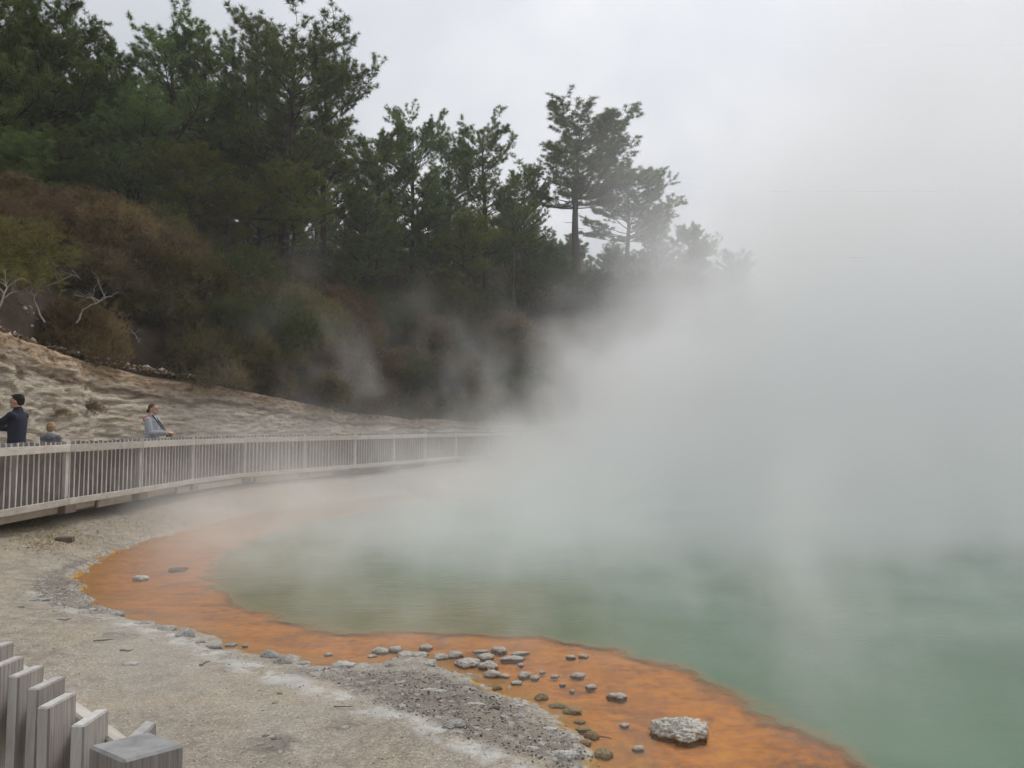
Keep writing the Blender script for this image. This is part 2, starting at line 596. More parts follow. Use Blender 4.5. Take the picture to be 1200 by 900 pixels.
# ---- water
def mat_water():
    m, n, out = material('pool_water')
    p = n.pos()
    deep = n.attr('deep')
    wob = n.mul(n.sub(n.noise(p, 2.2, 5, .62), .5), .55)
    dd = n.add(deep, wob)
    murk = n.ss(dd, .06, -.12)
    murk = n.add(n.mul(murk, .93), .05)
    sx, sy, sz = n.xyz(p)
    far = n.mx(n.ss(dd, -.2, -4.0), n.ss(n.add(sx, n.mul(wob, 3)), -.9, 1.8, 0, .85))
    col = n.mix(far, (.165, .16, .062), (.120, .208, .142))
    col = n.hsv(col, v=n.lin(n.noise(n.vm('MULTIPLY', p, (.7, 1.0, 1)), .8, 4, .6), .3, .7, .93, 1.07))
    col = n.mix(n.ss(dd, -.20, .04), col, (.34, .21, .085))
    rp = n.noise(n.vm('MULTIPLY', p, (1.0, 2.2, 1)), 9, 4, .6)
    rp2 = n.noise(n.vm('MULTIPLY', p, (.7, 1.6, 1)), 2.4, 3, .5)
    nrm = n.bump(n.add(n.add(n.mul(rp, .5), rp2), n.mul(n.noise(p, 30, 2, .5), .25)), .30, .03)
    dif = n.node('ShaderNodeBsdfDiffuse'); n.put(dif.inputs['Color'], col)
    tr = n.node('ShaderNodeBsdfTransparent'); n.put(tr.inputs['Color'], (1.0, .975, .93))
    gl = n.node('ShaderNodeBsdfGlossy'); gl.inputs['Roughness'].default_value = .12
    n.put(gl.inputs['Normal'], nrm)
    mx = n.node('ShaderNodeMixShader')
    n.put(mx.inputs[0], murk); n.t.links.new(tr.outputs[0], mx.inputs[1]); n.t.links.new(dif.outputs[0], mx.inputs[2])
    fr = n.node('ShaderNodeFresnel'); fr.inputs['IOR'].default_value = 1.31; n.put(fr.inputs['Normal'], nrm)
    m2 = n.node('ShaderNodeMixShader')
    n.put(m2.inputs[0], fr.outputs[0]); n.t.links.new(mx.outputs[0], m2.inputs[1]); n.t.links.new(gl.outputs[0], m2.inputs[2])
    n.t.links.new(m2.outputs[0], out.inputs['Surface'])
    return m


def build_water():
    xs = np.arange(-6.5, 26.5, .12); ys = np.arange(.6, 32, .12)
    X, Y = np.meshgrid(xs, ys, indexing='ij')
    x, y = X.ravel(), Y.ravel()
    sl_ = sd_poly(x, y, LAKE); sdp = sd_poly(x, y, DEEP) + (fbm(x * 1.5, y * 1.5, 0, 3, 75) - .5) * .35
    V = np.stack([x, y, np.zeros_like(x)], 1)
    F = grid_faces(len(xs), len(ys))
    keep = (sl_[F] < .4).any(axis=1)
    F = F[keep]
    used = np.unique(F); remap = np.full(len(V), -1); remap[used] = np.arange(len(used))
    me = np_mesh('water', V[used], remap[F], None, smooth=True)
    set_attr(me, 'deep', sdp[used])
    o = link('water', me, mat_water())
    tag(o, 'milky green hot spring water, clear over the orange rim', kind='structure')


build_water()


# ---- bank: steep cut face of pale sediment behind the walkway
def mat_bank():
    m, n, out = material('bank_sediment')
    p = n.pos()
    h = n.attr('up'); back = n.attr('rough')
    st = n.vm('MULTIPLY', p, (.9, .9, 6.0))
    s1 = n.noise(st, 2.9, 7, .74, .5)
    s2 = n.noise(st, 11, 5, .75, .3)
    s3 = n.voro(n.vm('ADD', st, n.vm('SCALE', n.noise(p, 4, 3, .6, 0, True), .5)), 7, 'F1', 'Distance')
    c = n.ramp(n.add(n.mul(s1, .55), n.mul(s2, .45)), [(.31, (.20, .14, .095)), (.39, (.42, .32, .22)), (.47, (.60, .50, .37)), (.56, (.73, .65, .53)), (.66, (.80, .75, .65))])
    c = n.hsv(c, s=.92, v=n.lin(s3, 0, .8, 1.12, .82))
    # warm crumbly band under the lip, brown seam beneath it
    top = n.add(h, n.mul(n.sub(n.noise(p, 1.2, 3, .5), .5), .22))
    warm = n.ss(top, .72, .82)
    wc = n.ramp(n.noise(n.vm('MULTIPLY', p, (1, 1, 1.6)), 5, 6, .75), [(.34, (.18, .115, .07)), (.5, (.47, .34, .22)), (.62, (.60, .47, .33)), (.72, (.7, .64, .56))])
    c = n.mix(warm, c, wc)
    seam = n.mul(n.ss(top, .65, .70), n.ss(top, .76, .72))
    c = n.mix(n.mul(seam, .75), c, (.15, .085, .05))
    stain = n.ss(n.noise(n.vm('MULTIPLY', p, (.8, .8, .6)), 1.1, 4, .6), .55, .68)
    c = n.mix(n.mul(stain, .4), c, (.28, .17, .10))
    soil = n.ss(top, .95, 1.03)
    c = n.mix(soil, c, n.ramp(s2, [(.35, (.04, .027, .018)), (.6, (.11, .07, .045)), (.75, (.26, .21, .16))]))
    cr = n.voro(n.vm('ADD', st, n.vm('SCALE', n.noise(p, 6, 3, .6, 0, True), .4)), 3.2, 'DISTANCE_TO_EDGE')
    c = n.mix(n.mul(n.ss(cr, .02, .0), .22), c, (.20, .14, .09))
    hg = n.add(n.add(n.mul(s2, .8), n.mul(n.ss(cr, 0, .08), .35)), n.add(n.mul(s1, .8), n.mul(n.noise(p, 34, 3, .7), .35)))
    principled(n, out, c, .95, n.bump(hg, .8, .055), .15)
    return m


def fence_point(s):
    acc = 0
    for (ax, ay), (bx, by) in zip(FENCE[:-1], FENCE[1:]):
        L = math.hypot(bx - ax, by - ay)
        if acc + L >= s or (bx, by) == FENCE[-1]:
            t = (s - acc) / L
            return ax + (bx - ax) * t, ay + (by - ay) * t, (bx - ax) / L, (by - ay) / L
        acc += L


def build_bank():
    s = np.arange(S['a'] - 1, S['g'] + 4, .055); k = np.linspace(0, 1, 86)
    base = np.array([fence_point(v) for v in s])
    # smooth the direction so the face turns gently
    ker = np.hanning(61); ker /= ker.sum()
    for c in (2, 3):
        base[:, c] = np.convolve(np.pad(base[:, c], 30, mode='edge'), ker, mode='valid')
    nl = np.hypot(base[:, 2], base[:, 3]); base[:, 2] /= nl; base[:, 3] /= nl
    nx, ny = -base[:, 3], base[:, 2]                              # away from the pool
    ct = np.interp(s, SX, CT)
    Sg, K = np.meshgrid(s, k, indexing='ij')
    CTg = ct[:, None]
    lump = fbm(Sg * .45, K * 1.2, 0, 3, 31) - .5
    z = .42 + (CTg - .30 + .25 * (fbm(Sg * .8, K * 0, 0, 3, 41) - .5)) * K ** .95
    strata = fbm(Sg * 1.3, z * 9, 0, 4, 33) - .5
    rough = fbm(Sg * 3.6, z * 17, 0, 4, 35) - .5
    blocky = np.abs(fbm(Sg * 1.8, z * 9, 0, 3, 37) - .5)
    # big buttresses; the face at the right of the woman turns inwards
    off = 2.55 + .75 * K ** 1.25 + .8 * lump - .12 * strata - .15 * rough - .13 * blocky - .13 * (fbm(Sg * 15, z * 24, 0, 3, 39) - .5)
    off = off + .5 * sstep(S['c'] - .8, S['c'] + .2, Sg) - .45 * sstep(S['d'] - .3, S['d'] + 1.5, Sg)
    off = off + 1.5 * sstep(.88, 1.0, K)
    z = np.where(K > .9, z + 0 * K, z)
    X = base[:, 0][:, None] + nx[:, None] * off; Y = base[:, 1][:, None] + ny[:, None] * off
    V = np.stack([X.ravel(), Y.ravel(), z.ravel()], 1)
    me = np_mesh('bank', V, grid_faces(len(s), len(k)), None, smooth=True)
    set_attr(me, 'up', K.ravel()); set_attr(me, 'rough', blocky.ravel())
    o = link('cliff', me, mat_bank())
    tag(o, 'steep cut bank of pale layered sediment behind the boardwalk', kind='structure')


build_bank()


# ---- dark wooded hill far behind the trees
def build_far_hill():
    m, n, out = material('far_forest')
    p = n.pos()
    c = n.ramp(n.noise(p, .25, 5, .7), [(.35, (.016, .026, .016)), (.6, (.045, .065, .035))])
    principled(n, out, c, .95, n.bump(n.noise(p, .5, 5, .7), 1, 1.2), .05)
    xs = np.linspace(-60, 150, 260); ys = np.linspace(70, 150, 90)
    X, Y = np.meshgrid(xs, ys, indexing='ij')
    prof = 17 * np.exp(-((X - 22) / 34) ** 2) + 9 * np.exp(-((X - 70) / 30) ** 2) + 2
    cross = np.sin(np.clip((Y - 70) / 55, 0, 1) * math.pi / 2) * (1 - .3 * sstep(125, 150, Y))
    Z = 2 + prof * cross + (fbm(X * .45, Y * .45, 0, 4, 51) - .5) * 3.2 * cross
    me = np_mesh('hill', np.stack([X.ravel(), Y.ravel(), Z.ravel()], 1), grid_faces(len(xs), len(ys)), m, smooth=True)
    tag(link('hill', me), 'dark forested hill far behind the pines', kind='structure')


build_far_hill()

# ================================================================ FENCES, BOARDWALKS
def mat_wood(name, c_lo, c_hi, scale=(14, 14, 1.2), rot=False):
    m, n, out = material(name)
    p = n.pos(obj=True)
    oi = n.node('ShaderNodeObjectInfo')
    p = n.vm('ADD', p, n.vm('SCALE', n.comb(oi.outputs['Random'], oi.outputs['Random'], oi.outputs['Random']), 31.0))
    g = n.noise(n.vm('MULTIPLY', p, scale), 4, 5, .65, .6)
    b = n.noise(p, 3.0, 4, .6)
    c = n.ramp(n.add(n.mul(g, .6), n.mul(b, .4)), [(.34, c_lo), (.62, c_hi)])
    kn = n.ss(n.voro(n.vm('MULTIPLY', p, (1, 1, .35)), 7, 'F1', 'Distance'), .10, .05)
    c = n.mix(n.mul(kn, .7), c, tuple(v * .35 for v in c_lo))
    c = n.hsv(c, v=n.lin(oi.outputs['Random'], 0, 1, .86, 1.12))
    principled(n, out, c, .85, n.bump(g, .5, .004), .2)
    return m


W_FACE = mat_wood('weathered_wood_shaded', (.185, .16, .15), (.42, .385, .36), (42, 42, 1.3))  # weathered wood, with the shade on the boards' broad sides put into the colour
W_EDGE = mat_wood('weathered_wood_lit', (.36, .335, .31), (.58, .56, .53))  # same wood, paler: the light on the board edges put into the colour
W_RAIL = mat_wood('rail_wood', (.36, .33, .29), (.60, .565, .51), (2.0, 14, 14))
W_KICK = mat_wood('sunken_board', (.26, .22, .17), (.42, .37, .30), (2.0, 14, 14))
W_FOOT = mat_wood('damp_wood', (.10, .075, .06), (.19, .15, .12))
W_DECK = mat_wood('deck_wood', (.22, .20, .18), (.38, .35, .32), (2.0, 16, 16))
W_END = mat_wood('end_grain', (.22, .22, .22), (.40, .40, .39), (5, 5, 5))


def picket_mesh(thick, depth, height, name='picket', slope=0.0):
    """x = thickness, y = depth, base at z 0"""
    b = MB(); b.box((thick, depth, height), (0, 0, height / 2), bevel=.003)
    me = b.mesh(name)
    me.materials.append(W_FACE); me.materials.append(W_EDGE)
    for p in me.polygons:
        if abs(p.normal.x) < .6: p.material_index = 1  # edges and tops in the lit tone, broad sides in the shaded one
    if slope:
        for v in me.vertices:
            if v.co.z > height / 2: v.co.z += slope * v.co.y
    return me


def build_far_fence():
    root = empty('fence', (-6.9, 12, .5), 0, 'long weathered grey picket fence curving behind the pool below the bank', 'fence')
    s0 = arc_of(-7.0, 7.0); s1 = arc_of(4.0, 32.5)
    off = Vector(root.location)
    ztop = lambda s: np.interp(s, [S['a'], S['b'], S['d'], S['f']], [1.48, 1.55, 1.575, 1.62])
    PH = .95
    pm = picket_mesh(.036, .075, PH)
    s = s0; i = 0; rng = random.Random(3)
    stuff = MB(); first = []
    allp = []
    while s < s1:
        x, y, tx, ty = fence_point(s)
        allp.append((s, x, y, math.atan2(ty, tx), rng.uniform(-.012, .012), rng.uniform(-.02, .02)))
        s += .12
    vis = [a for a in allp if (a[1] / a[2]) * FPX + 600 > -12][:100]
    seen = set(id(a) for a in vis)
    for a in allp:
        s, x, y, th, dz, tl = a
        zb = float(ztop(s)) - PH
        if id(a) in seen:
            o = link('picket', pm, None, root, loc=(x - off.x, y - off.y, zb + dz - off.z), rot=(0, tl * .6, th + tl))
        else:
            R = Matrix.Rotation(th + tl, 3, 'Z')
            stuff.box((.036, .075, PH), (x - off.x, y - off.y, zb + dz - off.z + PH / 2), R)
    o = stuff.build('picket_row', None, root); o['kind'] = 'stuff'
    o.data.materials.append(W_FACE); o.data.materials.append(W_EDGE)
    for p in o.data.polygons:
        # narrow edges and tops get the paler wood, coloured as if lit
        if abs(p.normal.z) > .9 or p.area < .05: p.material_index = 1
    # posts, rails, feet on the pool side
    s = s0 + .35; step = 2.02; k = 0
    postm = MB(); postm.box((.075, .06, .96), (0, 0, .48), bevel=.004); postm = postm.mesh('post'); postm.materials.append(W_EDGE)
    while s + step < s1:
        x0, y0, tx, ty = fence_point(s); x1, y1, ux, uy = fence_point(s + step)
        th = math.atan2(ty, tx)
        nx, ny = ty, -tx                                  # to the pool
        z0, z1 = float(ztop(s)), float(ztop(s + step))
        link('post', postm, None, root, loc=(x0 + nx * .075 - off.x, y0 + ny * .075 - off.y, z0 - .955 - off.z), rot=(0, 0, th))
        for nm, dzt, hgt, thk, oo in (('top_rail', -.045, .115, .035, .132), ('bottom_rail', -.86, .10, .04, .134)):
            a = Vector((x0 + nx * oo, y0 + ny * oo, z0 + dzt - hgt / 2)) - off
            # the chord of the bay, to the post ahead
            mx_, my_ = uy, -ux
            b = Vector((x1 + mx_ * oo, y1 + my_ * oo, z1 + dzt - hgt / 2)) - off
            d = b - a
            me = MB(); me.box((d.length - .006, thk, hgt + rng.uniform(-.006, .006)), (0, 0, 0), bevel=.004)
            o = me.build(nm, W_RAIL, root, loc=(a + b) / 2 + Vector((0, 0, rng.uniform(-.006, .006))),
                         rot=(0, -math.asin(d.z / d.length) + rng.uniform(-.003, .003), math.atan2(d.y, d.x)))
        f = MB(); f.box((.26, .16, .13), (0, 0, 0), bevel=.008)
        f.build('foot', W_FOOT, root, loc=(x0 + nx * .10 - off.x, y0 + ny * .10 - off.y, z0 - 1.02 - off.z), rot=(0, 0, th))
        s += step
    # low pale kickboard lying under the bottom rail on the ground
    for j, (a_, b_) in enumerate(((.0, 2.6), (2.7, 5.2), (5.3, 8.2), (8.3, 11))):
        sa, sb = arc_of(-6.95, 9.6) + a_, arc_of(-6.95, 9.6) + b_
        x0, y0, tx, ty = fence_point(sa); x1, y1, ux, uy = fence_point(sb)
        A = Vector((x0 + ty * .03, y0 - tx * .03, .50)) - off; B = Vector((x1 + uy * .03, y1 - ux * .03, .54)) - off
        d = B - A
        me = MB(); me.box((d.length, .04, .12), (0, 0, 0), bevel=.004)
        me.build('kickboard', W_KICK, root, loc=(A + B) / 2, rot=(0, -math.asin(d.z / d.length), math.atan2(d.y, d.x)))


build_far_fence()


def build_near_fence():
    root = empty('fence', (-.575, 1.165, .15), 0, 'near weathered picket fence with a square corner post, cut off by the lower left corner', 'fence')
    off = Vector(root.location)
    d = Vector((-.742, .670)); nrm = Vector((.670, .742))
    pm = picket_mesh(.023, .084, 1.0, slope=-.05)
    rng = random.Random(5)
    base = Vector((-.735, 1.315))
    for k in range(0, 13):
        p = base + d * (.121 * k)
        o = link('picket', pm, None, root, loc=(p.x - off.x, p.y - off.y, .1 + rng.uniform(-.006, .006)), rot=(rng.uniform(-.008, .008), rng.uniform(-.01, .01), rng.uniform(-.04, .04)))
    # the loose picket that leans beside the post
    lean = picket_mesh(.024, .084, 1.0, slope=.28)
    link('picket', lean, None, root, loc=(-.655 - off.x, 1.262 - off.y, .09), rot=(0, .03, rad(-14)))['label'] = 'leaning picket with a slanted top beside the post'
    d2 = Vector((.80, -.60))
    for k in range(1, 9):
        p = Vector((-.50, 1.10)) + d2 * (.121 * k + .05)
        link('picket', pm, None, root, loc=(p.x - off.x, p.y - off.y, .1 + rng.uniform(-.006, .006)), rot=(0, 0, rng.uniform(-.04, .04)))
    b = MB(); b.box((.104, .094, 1.12), (0, 0, .555), bevel=.004)
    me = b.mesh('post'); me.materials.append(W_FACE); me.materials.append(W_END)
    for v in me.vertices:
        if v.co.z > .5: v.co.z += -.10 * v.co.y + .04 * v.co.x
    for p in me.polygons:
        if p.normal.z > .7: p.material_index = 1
    link('post', me, None, root, loc=(0, 0, 0), rot=(0, 0, math.atan2(d.y, d.x) - math.pi + .12))
    for a, dd, L in ((Vector((-.575, 1.165)), d, 2.2), (Vector((-.575, 1.165)), d2, 1.5)):
        nn = Vector((dd.y, -dd.x)) if dd.x < 0 else Vector((-dd.y, dd.x))
        if nn.y < 0: nn = -nn
        for nm, zc in (('top_rail', 1.25 - .045 - .0575), ('bottom_rail', .36)):
            c = a + dd * (L / 2) + nn * .050
            m_ = MB(); m_.box((L, .028, .115), (0, 0, 0), bevel=.004)
            m_.build(nm, W_RAIL, root, loc=(c.x - off.x, c.y - off.y, zc - off.z), rot=(0, 0, math.atan2(dd.y, dd.x)))
    return root


build_near_fence()


def boardwalk(name, label, s0, s1, z_of, width=2.1, inner=.10):
    root = empty(name, (fence_point(s0)[0], fence_point(s0)[1], z_of(s0)), 0, label, 'boardwalk')
    off = Vector(root.location)
    b = MB(); s = s0
    while s < s1:
        x, y, tx, ty = fence_point(s)
        b.box((.135, width, .035), (x - ty * (inner + width / 2) - off.x, y + tx * (inner + width / 2) - off.y, z_of(s) - .018 - off.z), math.atan2(ty, tx))
        s += .142
    b.build('planks', W_DECK, root)
    for side in (inner + .1, inner + width - .1):
        b = MB(); pts = []
        s = s0
        while s < s1:
            x, y, tx, ty = fence_point(s); pts.append((x - ty * side, y + tx * side, z_of(s) - .10)); s += 2.0
        for p, q in zip(pts[:-1], pts[1:]):
            v = Vector(q) - Vector(p)
            b.box((v.length, .05, .12), (Vector(p) + Vector(q)) / 2 - off, math.atan2(v.y, v.x))
        b.build('joist', W_FOOT, root)


DECKZ = lambda s: float(np.interp(s, [S['a'], S['b'], S['f']], [.56, .57, .62]))
boardwalk('boardwalk', 'timber walkway behind the long picket fence', arc_of(-7, 6), arc_of(4, 32.5), DECKZ)
deck = empty('boardwalk', (0, 0, .15), 0, 'timber viewing deck behind the near picket fence', 'boardwalk')
b = MB()
for k in range(22):
    yy = 1.0 - k * .142
    x0 = -2.6 if yy < .9 else -2.2
    x1 = 1.6 if yy < -.4 else (.3 + (.45 - yy) * 1.1)
    b.box((x1 - x0, .135, .035), ((x0 + x1) / 2, yy - .35, -.018))
b.build('planks', W_DECK, deck)

# ================================================================ PLANTS
def mat_leaf(name, cols, var=.25, trans=.38):
    m, n, out = material(name)
    oi = n.node('ShaderNodeObjectInfo')
    p = n.pos(obj=True)
    a = n.noise(n.vm('ADD', p, n.vm('SCALE', n.comb(oi.outputs['Random'], oi.outputs['Random'], 0.0), 40.0)), 1.3, 3, .6)
    c = n.ramp(a, [(.33, cols[0]), (.5, cols[1]), (.68, cols[2])])
    c = n.hsv(c, n.lin(oi.outputs['Random'], 0, 1, .485, .515), 1.0, n.lin(oi.outputs['Random'], 0, 1, 1 - var, 1 + var))
    d = n.node('ShaderNodeBsdfDiffuse'); n.put(d.inputs['Color'], c)
    t = n.node('ShaderNodeBsdfTranslucent'); n.put(t.inputs['Color'], c)
    x = n.node('ShaderNodeMixShader'); x.inputs[0].default_value = trans
    n.t.links.new(d.outputs[0], x.inputs[1]); n.t.links.new(t.outputs[0], x.inputs[2])
    n.t.links.new(x.outputs[0], out.inputs['Surface'])
    return m


BARK = simple('pine_bark', (.055, .042, .034), .95, .35, 6, .4)
NEEDLE = mat_leaf('pine_needles', [(.098, .138, .048), (.16, .21, .070), (.225, .28, .098)])
NEEDLE_Y = mat_leaf('yellowing_needles', [(.10, .12, .03), (.16, .17, .042), (.22, .20, .055)])
DEADW = simple('bleached_deadwood', (.34, .31, .28), .9, .25, 12, .3)
SH = {
    'olive': mat_leaf('olive_scrub', [(.085, .08, .03), (.145, .13, .046), (.21, .185, .07)]),
    'rust': mat_leaf('rusty_scrub', [(.095, .062, .030), (.165, .110, .056), (.24, .172, .092)]),
    'green': mat_leaf('green_scrub', [(.045, .062, .02), (.08, .10, .03), (.12, .14, .045)]),
    'brown': mat_leaf('brown_scrub', [(.085, .064, .034), (.15, .113, .058), (.22, .172, .095)]),
    'grey': mat_leaf('grey_scrub', [(.05, .043, .036), (.085, .072, .06), (.13, .112, .095)]),
}
DRYT = mat_leaf('dry_tuft', [(.17, .12, .065), (.26, .185, .105), (.34, .26, .16)])
TWIG = simple('scrub_stem', (.09, .07, .055), .95, .3, 10)


def needle_mesh(name, C, A, L, Wd, k, rng, spread=.9):
    """tufts: centres C (n,3), axes A (n,3): k thin triangles each"""
    nn = len(C)
    C = np.repeat(C, k, 0); A = np.repeat(A, k, 0)
    D = A * rng.uniform(.15, 1.0, (nn * k, 1)) + rng.normal(0, 1, (nn * k, 3)) * spread * .6
    D /= np.linalg.norm(D, axis=1, keepdims=True) + 1e-9
    ln = (L * rng.uniform(.6, 1.15, (nn * k, 1)))
    side = np.cross(D, rng.normal(0, 1, (nn * k, 3))); side /= np.linalg.norm(side, axis=1, keepdims=True) + 1e-9
    P0 = C + side * Wd / 2 + D * ln * .06; P1 = C - side * Wd / 2 + D * ln * .06
    P2 = C + D * ln
    V = np.stack([P0, P1, P2], 1).reshape(-1, 3)
    F = np.arange(len(V)).reshape(-1, 3)
    return np_mesh(name, V, F)


def pine_meshes(seed, H=12.0, base=.35, rmax=2.6, dens=1.0, open_=0.0, lean=0.0, fork=False):
    rng = np.random.default_rng(seed); rr = random.Random(seed)
    bm = bmesh.new()
    bend = [(rr.uniform(-.12, .12) * H * .1, rr.uniform(-.12, .12) * H * .1) for _ in range(3)]
    def tp(t):
        return Vector((lean * H * t + bend[0][0] * math.sin(t * 3) + bend[1][0] * math.sin(t * 7), bend[0][1] * math.sin(t * 3.3) + bend[1][1] * math.sin(t * 6), H * t))
    r0 = .016 * H
    ts = [i / 14 for i in range(15)]
    tube_into(bm, [tp(t) - Vector((0, 0, .6 if t == 0 else 0)) for t in ts], [r0 * (1 - t) ** .8 * (1.25 if t == 0 else 1) + .015 for t in ts], 8)
    C, A = [], []
    def tuft(p, d):
        C.append(tuple(p)); A.append(tuple(d))
    def shoot(a, dirv, L, r, depth):
        """a curved limb, tufts along its outer part; returns"""
        n_ = max(3, int(L / .35))
        pts = [a]; d = dirv.normalized(); p = a.copy()
        for i in range(n_):
            d = (d + Vector((rr.uniform(-.16, .16), rr.uniform(-.16, .16), rr.uniform(-.06, .15)))).normalized()
            p = p + d * (L / n_); pts.append(p.copy())
            f = (i + 1) / n_
            if depth == 0:
                if f > .25 and L > .7:
                    for sgn in (-1, 1):
                        if rr.random() < .8:
                            sd = (d.cross(Vector((0, 0, 1))) * sgn + d * rr.uniform(.5, 1.1) + Vector((0, 0, rr.uniform(-.1, .6)))).normalized()
                            shoot(p.copy(), sd, L * rr.uniform(.22, .42) * (1.15 - .5 * f), r * .4, 1)
            if depth == 1:
                if f > .2:
                    for _ in range(1 + int(rr.random() < dens)):
                        sd = (d * rr.uniform(.4, 1) + Vector((rr.uniform(-.7, .7), rr.uniform(-.7, .7), rr.uniform(0, .9)))).normalized()
                        q = p + sd * rr.uniform(.03, .24)
                        tuft(q, sd)
            elif f > .55:
                tuft(p + Vector((rr.uniform(-.1, .1), rr.uniform(-.1, .1), rr.uniform(0, .15))), (d + Vector((0, 0, .5))).normalized())
        tuft(p, (d + Vector((0, 0, .6))).normalized())
        if depth == 0 or L > .5:
            tube_into(bm, pts, [max(r * (1 - .8 * i / n_), .006) for i in range(n_ + 1)], 4 if depth else 5, False)
    t = base * .55
    while t < .985:
        inside_crown = t > base
        nb = rr.randint(3, 5) if inside_crown else rr.randint(1, 2)
        for _ in range(nb):
            th = rr.uniform(0, 2 * math.pi)
            prof = math.sin(max(0.06, min(1, (t - base) / (1 - base) * .74 + .16)) * math.pi) ** .6
            L = rmax * prof * rr.uniform(.62, 1.22)
            if rr.random() < open_: L *= 1.35
            up = .12 + .75 * (t - base) / (1 - base) + rr.uniform(-.12, .2)
            dv = Vector((math.cos(th), math.sin(th), up))
            a = tp(t)
            if inside_crown:
                if rr.random() > open_ * .5:
                    shoot(a, dv, L, r0 * .32 * (1 - t) + .018, 0)
            else:
                # dead snag stubs on the bare trunk
                q = a + dv * rr.uniform(.2, .55)
                tube_into(bm, [a, (a + q) / 2 + Vector((0, 0, -.05)), q], [.03, .018, .008], 4, False)
        t += rr.uniform(.028, .05) * (12 / H) ** .5
    for _ in range(6):
        tuft(tp(1.0) + Vector((rr.uniform(-.1, .1), rr.uniform(-.1, .1), rr.uniform(-.15, .1))), Vector((0, 0, 1)))
    tm = bpy.data.meshes.new('trunk'); bm.to_mesh(tm); bm.free()
    tm.materials.append(BARK)
    C = np.array(C); A = np.array(A)
    cm = needle_mesh('crown', C, A, .25, .021, int(22 * (1 + .2 * dens)), rng, 1.15)
    return tm, cm, float(C[:, 2].max() + .1)


PINES = [pine_meshes(11, 12, .18, 3.0, 1.0, .1), pine_meshes(12, 12, .34, 2.6, .9, .25), pine_meshes(13, 12, .24, 3.2, 1.0, .15, .02),
         pine_meshes(14, 13, .28, 2.5, .7, .45), pine_meshes(15, 11, .48, 2.8, .9, .2, -.02), pine_meshes(16, 13, .55, 2.7, .8, .3, .015)]
YOUNG = pine_meshes(17, 7, .06, 2.3, 1.1, .1)
PINES.append(YOUNG)
PINES.append(pine_meshes(28, 13, .50, 3.3, 1.9, .0))
PINES.append(pine_meshes(19, 13, .22, 3.3, 1.3, .12))
ORD = ['first', 'second', 'third', 'fourth', 'fifth', 'sixth', 'seventh', 'eighth', 'ninth', 'tenth', 'eleventh', 'twelfth', 'thirteenth', 'fourteenth', 'fifteenth', 'sixteenth',
       'seventeenth', 'eighteenth', 'nineteenth', 'twentieth'] + ['twenty ' + x for x in ('first', 'second', 'third', 'fourth', 'fifth', 'sixth', 'seventh', 'eighth', 'ninth')] + ['thirtieth'] + \
      ['thirty ' + x for x in ('first', 'second', 'third', 'fourth', 'fifth', 'sixth', 'seventh', 'eighth', 'ninth')] + ['fortieth'] + ['forty ' + x for x in ('first', 'second', 'third', 'fourth', 'fifth', 'sixth', 'seventh', 'eighth', 'ninth')] + ['fiftieth']


def plant_pine(u, vt, Y, var, rot, yellow, label, wide=1.0):
    tm, cm, H0 = PINES[var]
    x = (u - 600) / FPX * Y
    zg = height1(x, Y)
    ztop = at_depth(u, vt, Y).z
    k = max((ztop - zg) / H0, .25)
    t = empty('pine_tree', (x, Y, zg), rot, label, 'pine tree', 'pines along the ridge')
    hs = wide * (k ** .55 if k < 1 else k ** .85)
    t.scale = (hs, hs, k)
    link('trunk', tm, None, t)
    c = link('crown', cm, None, t)
    if not cm.materials: cm.materials.append(NEEDLE)
    if yellow:
        c.material_slots[0].link = 'OBJECT'; c.material_slots[0].material = NEEDLE_Y
    return t


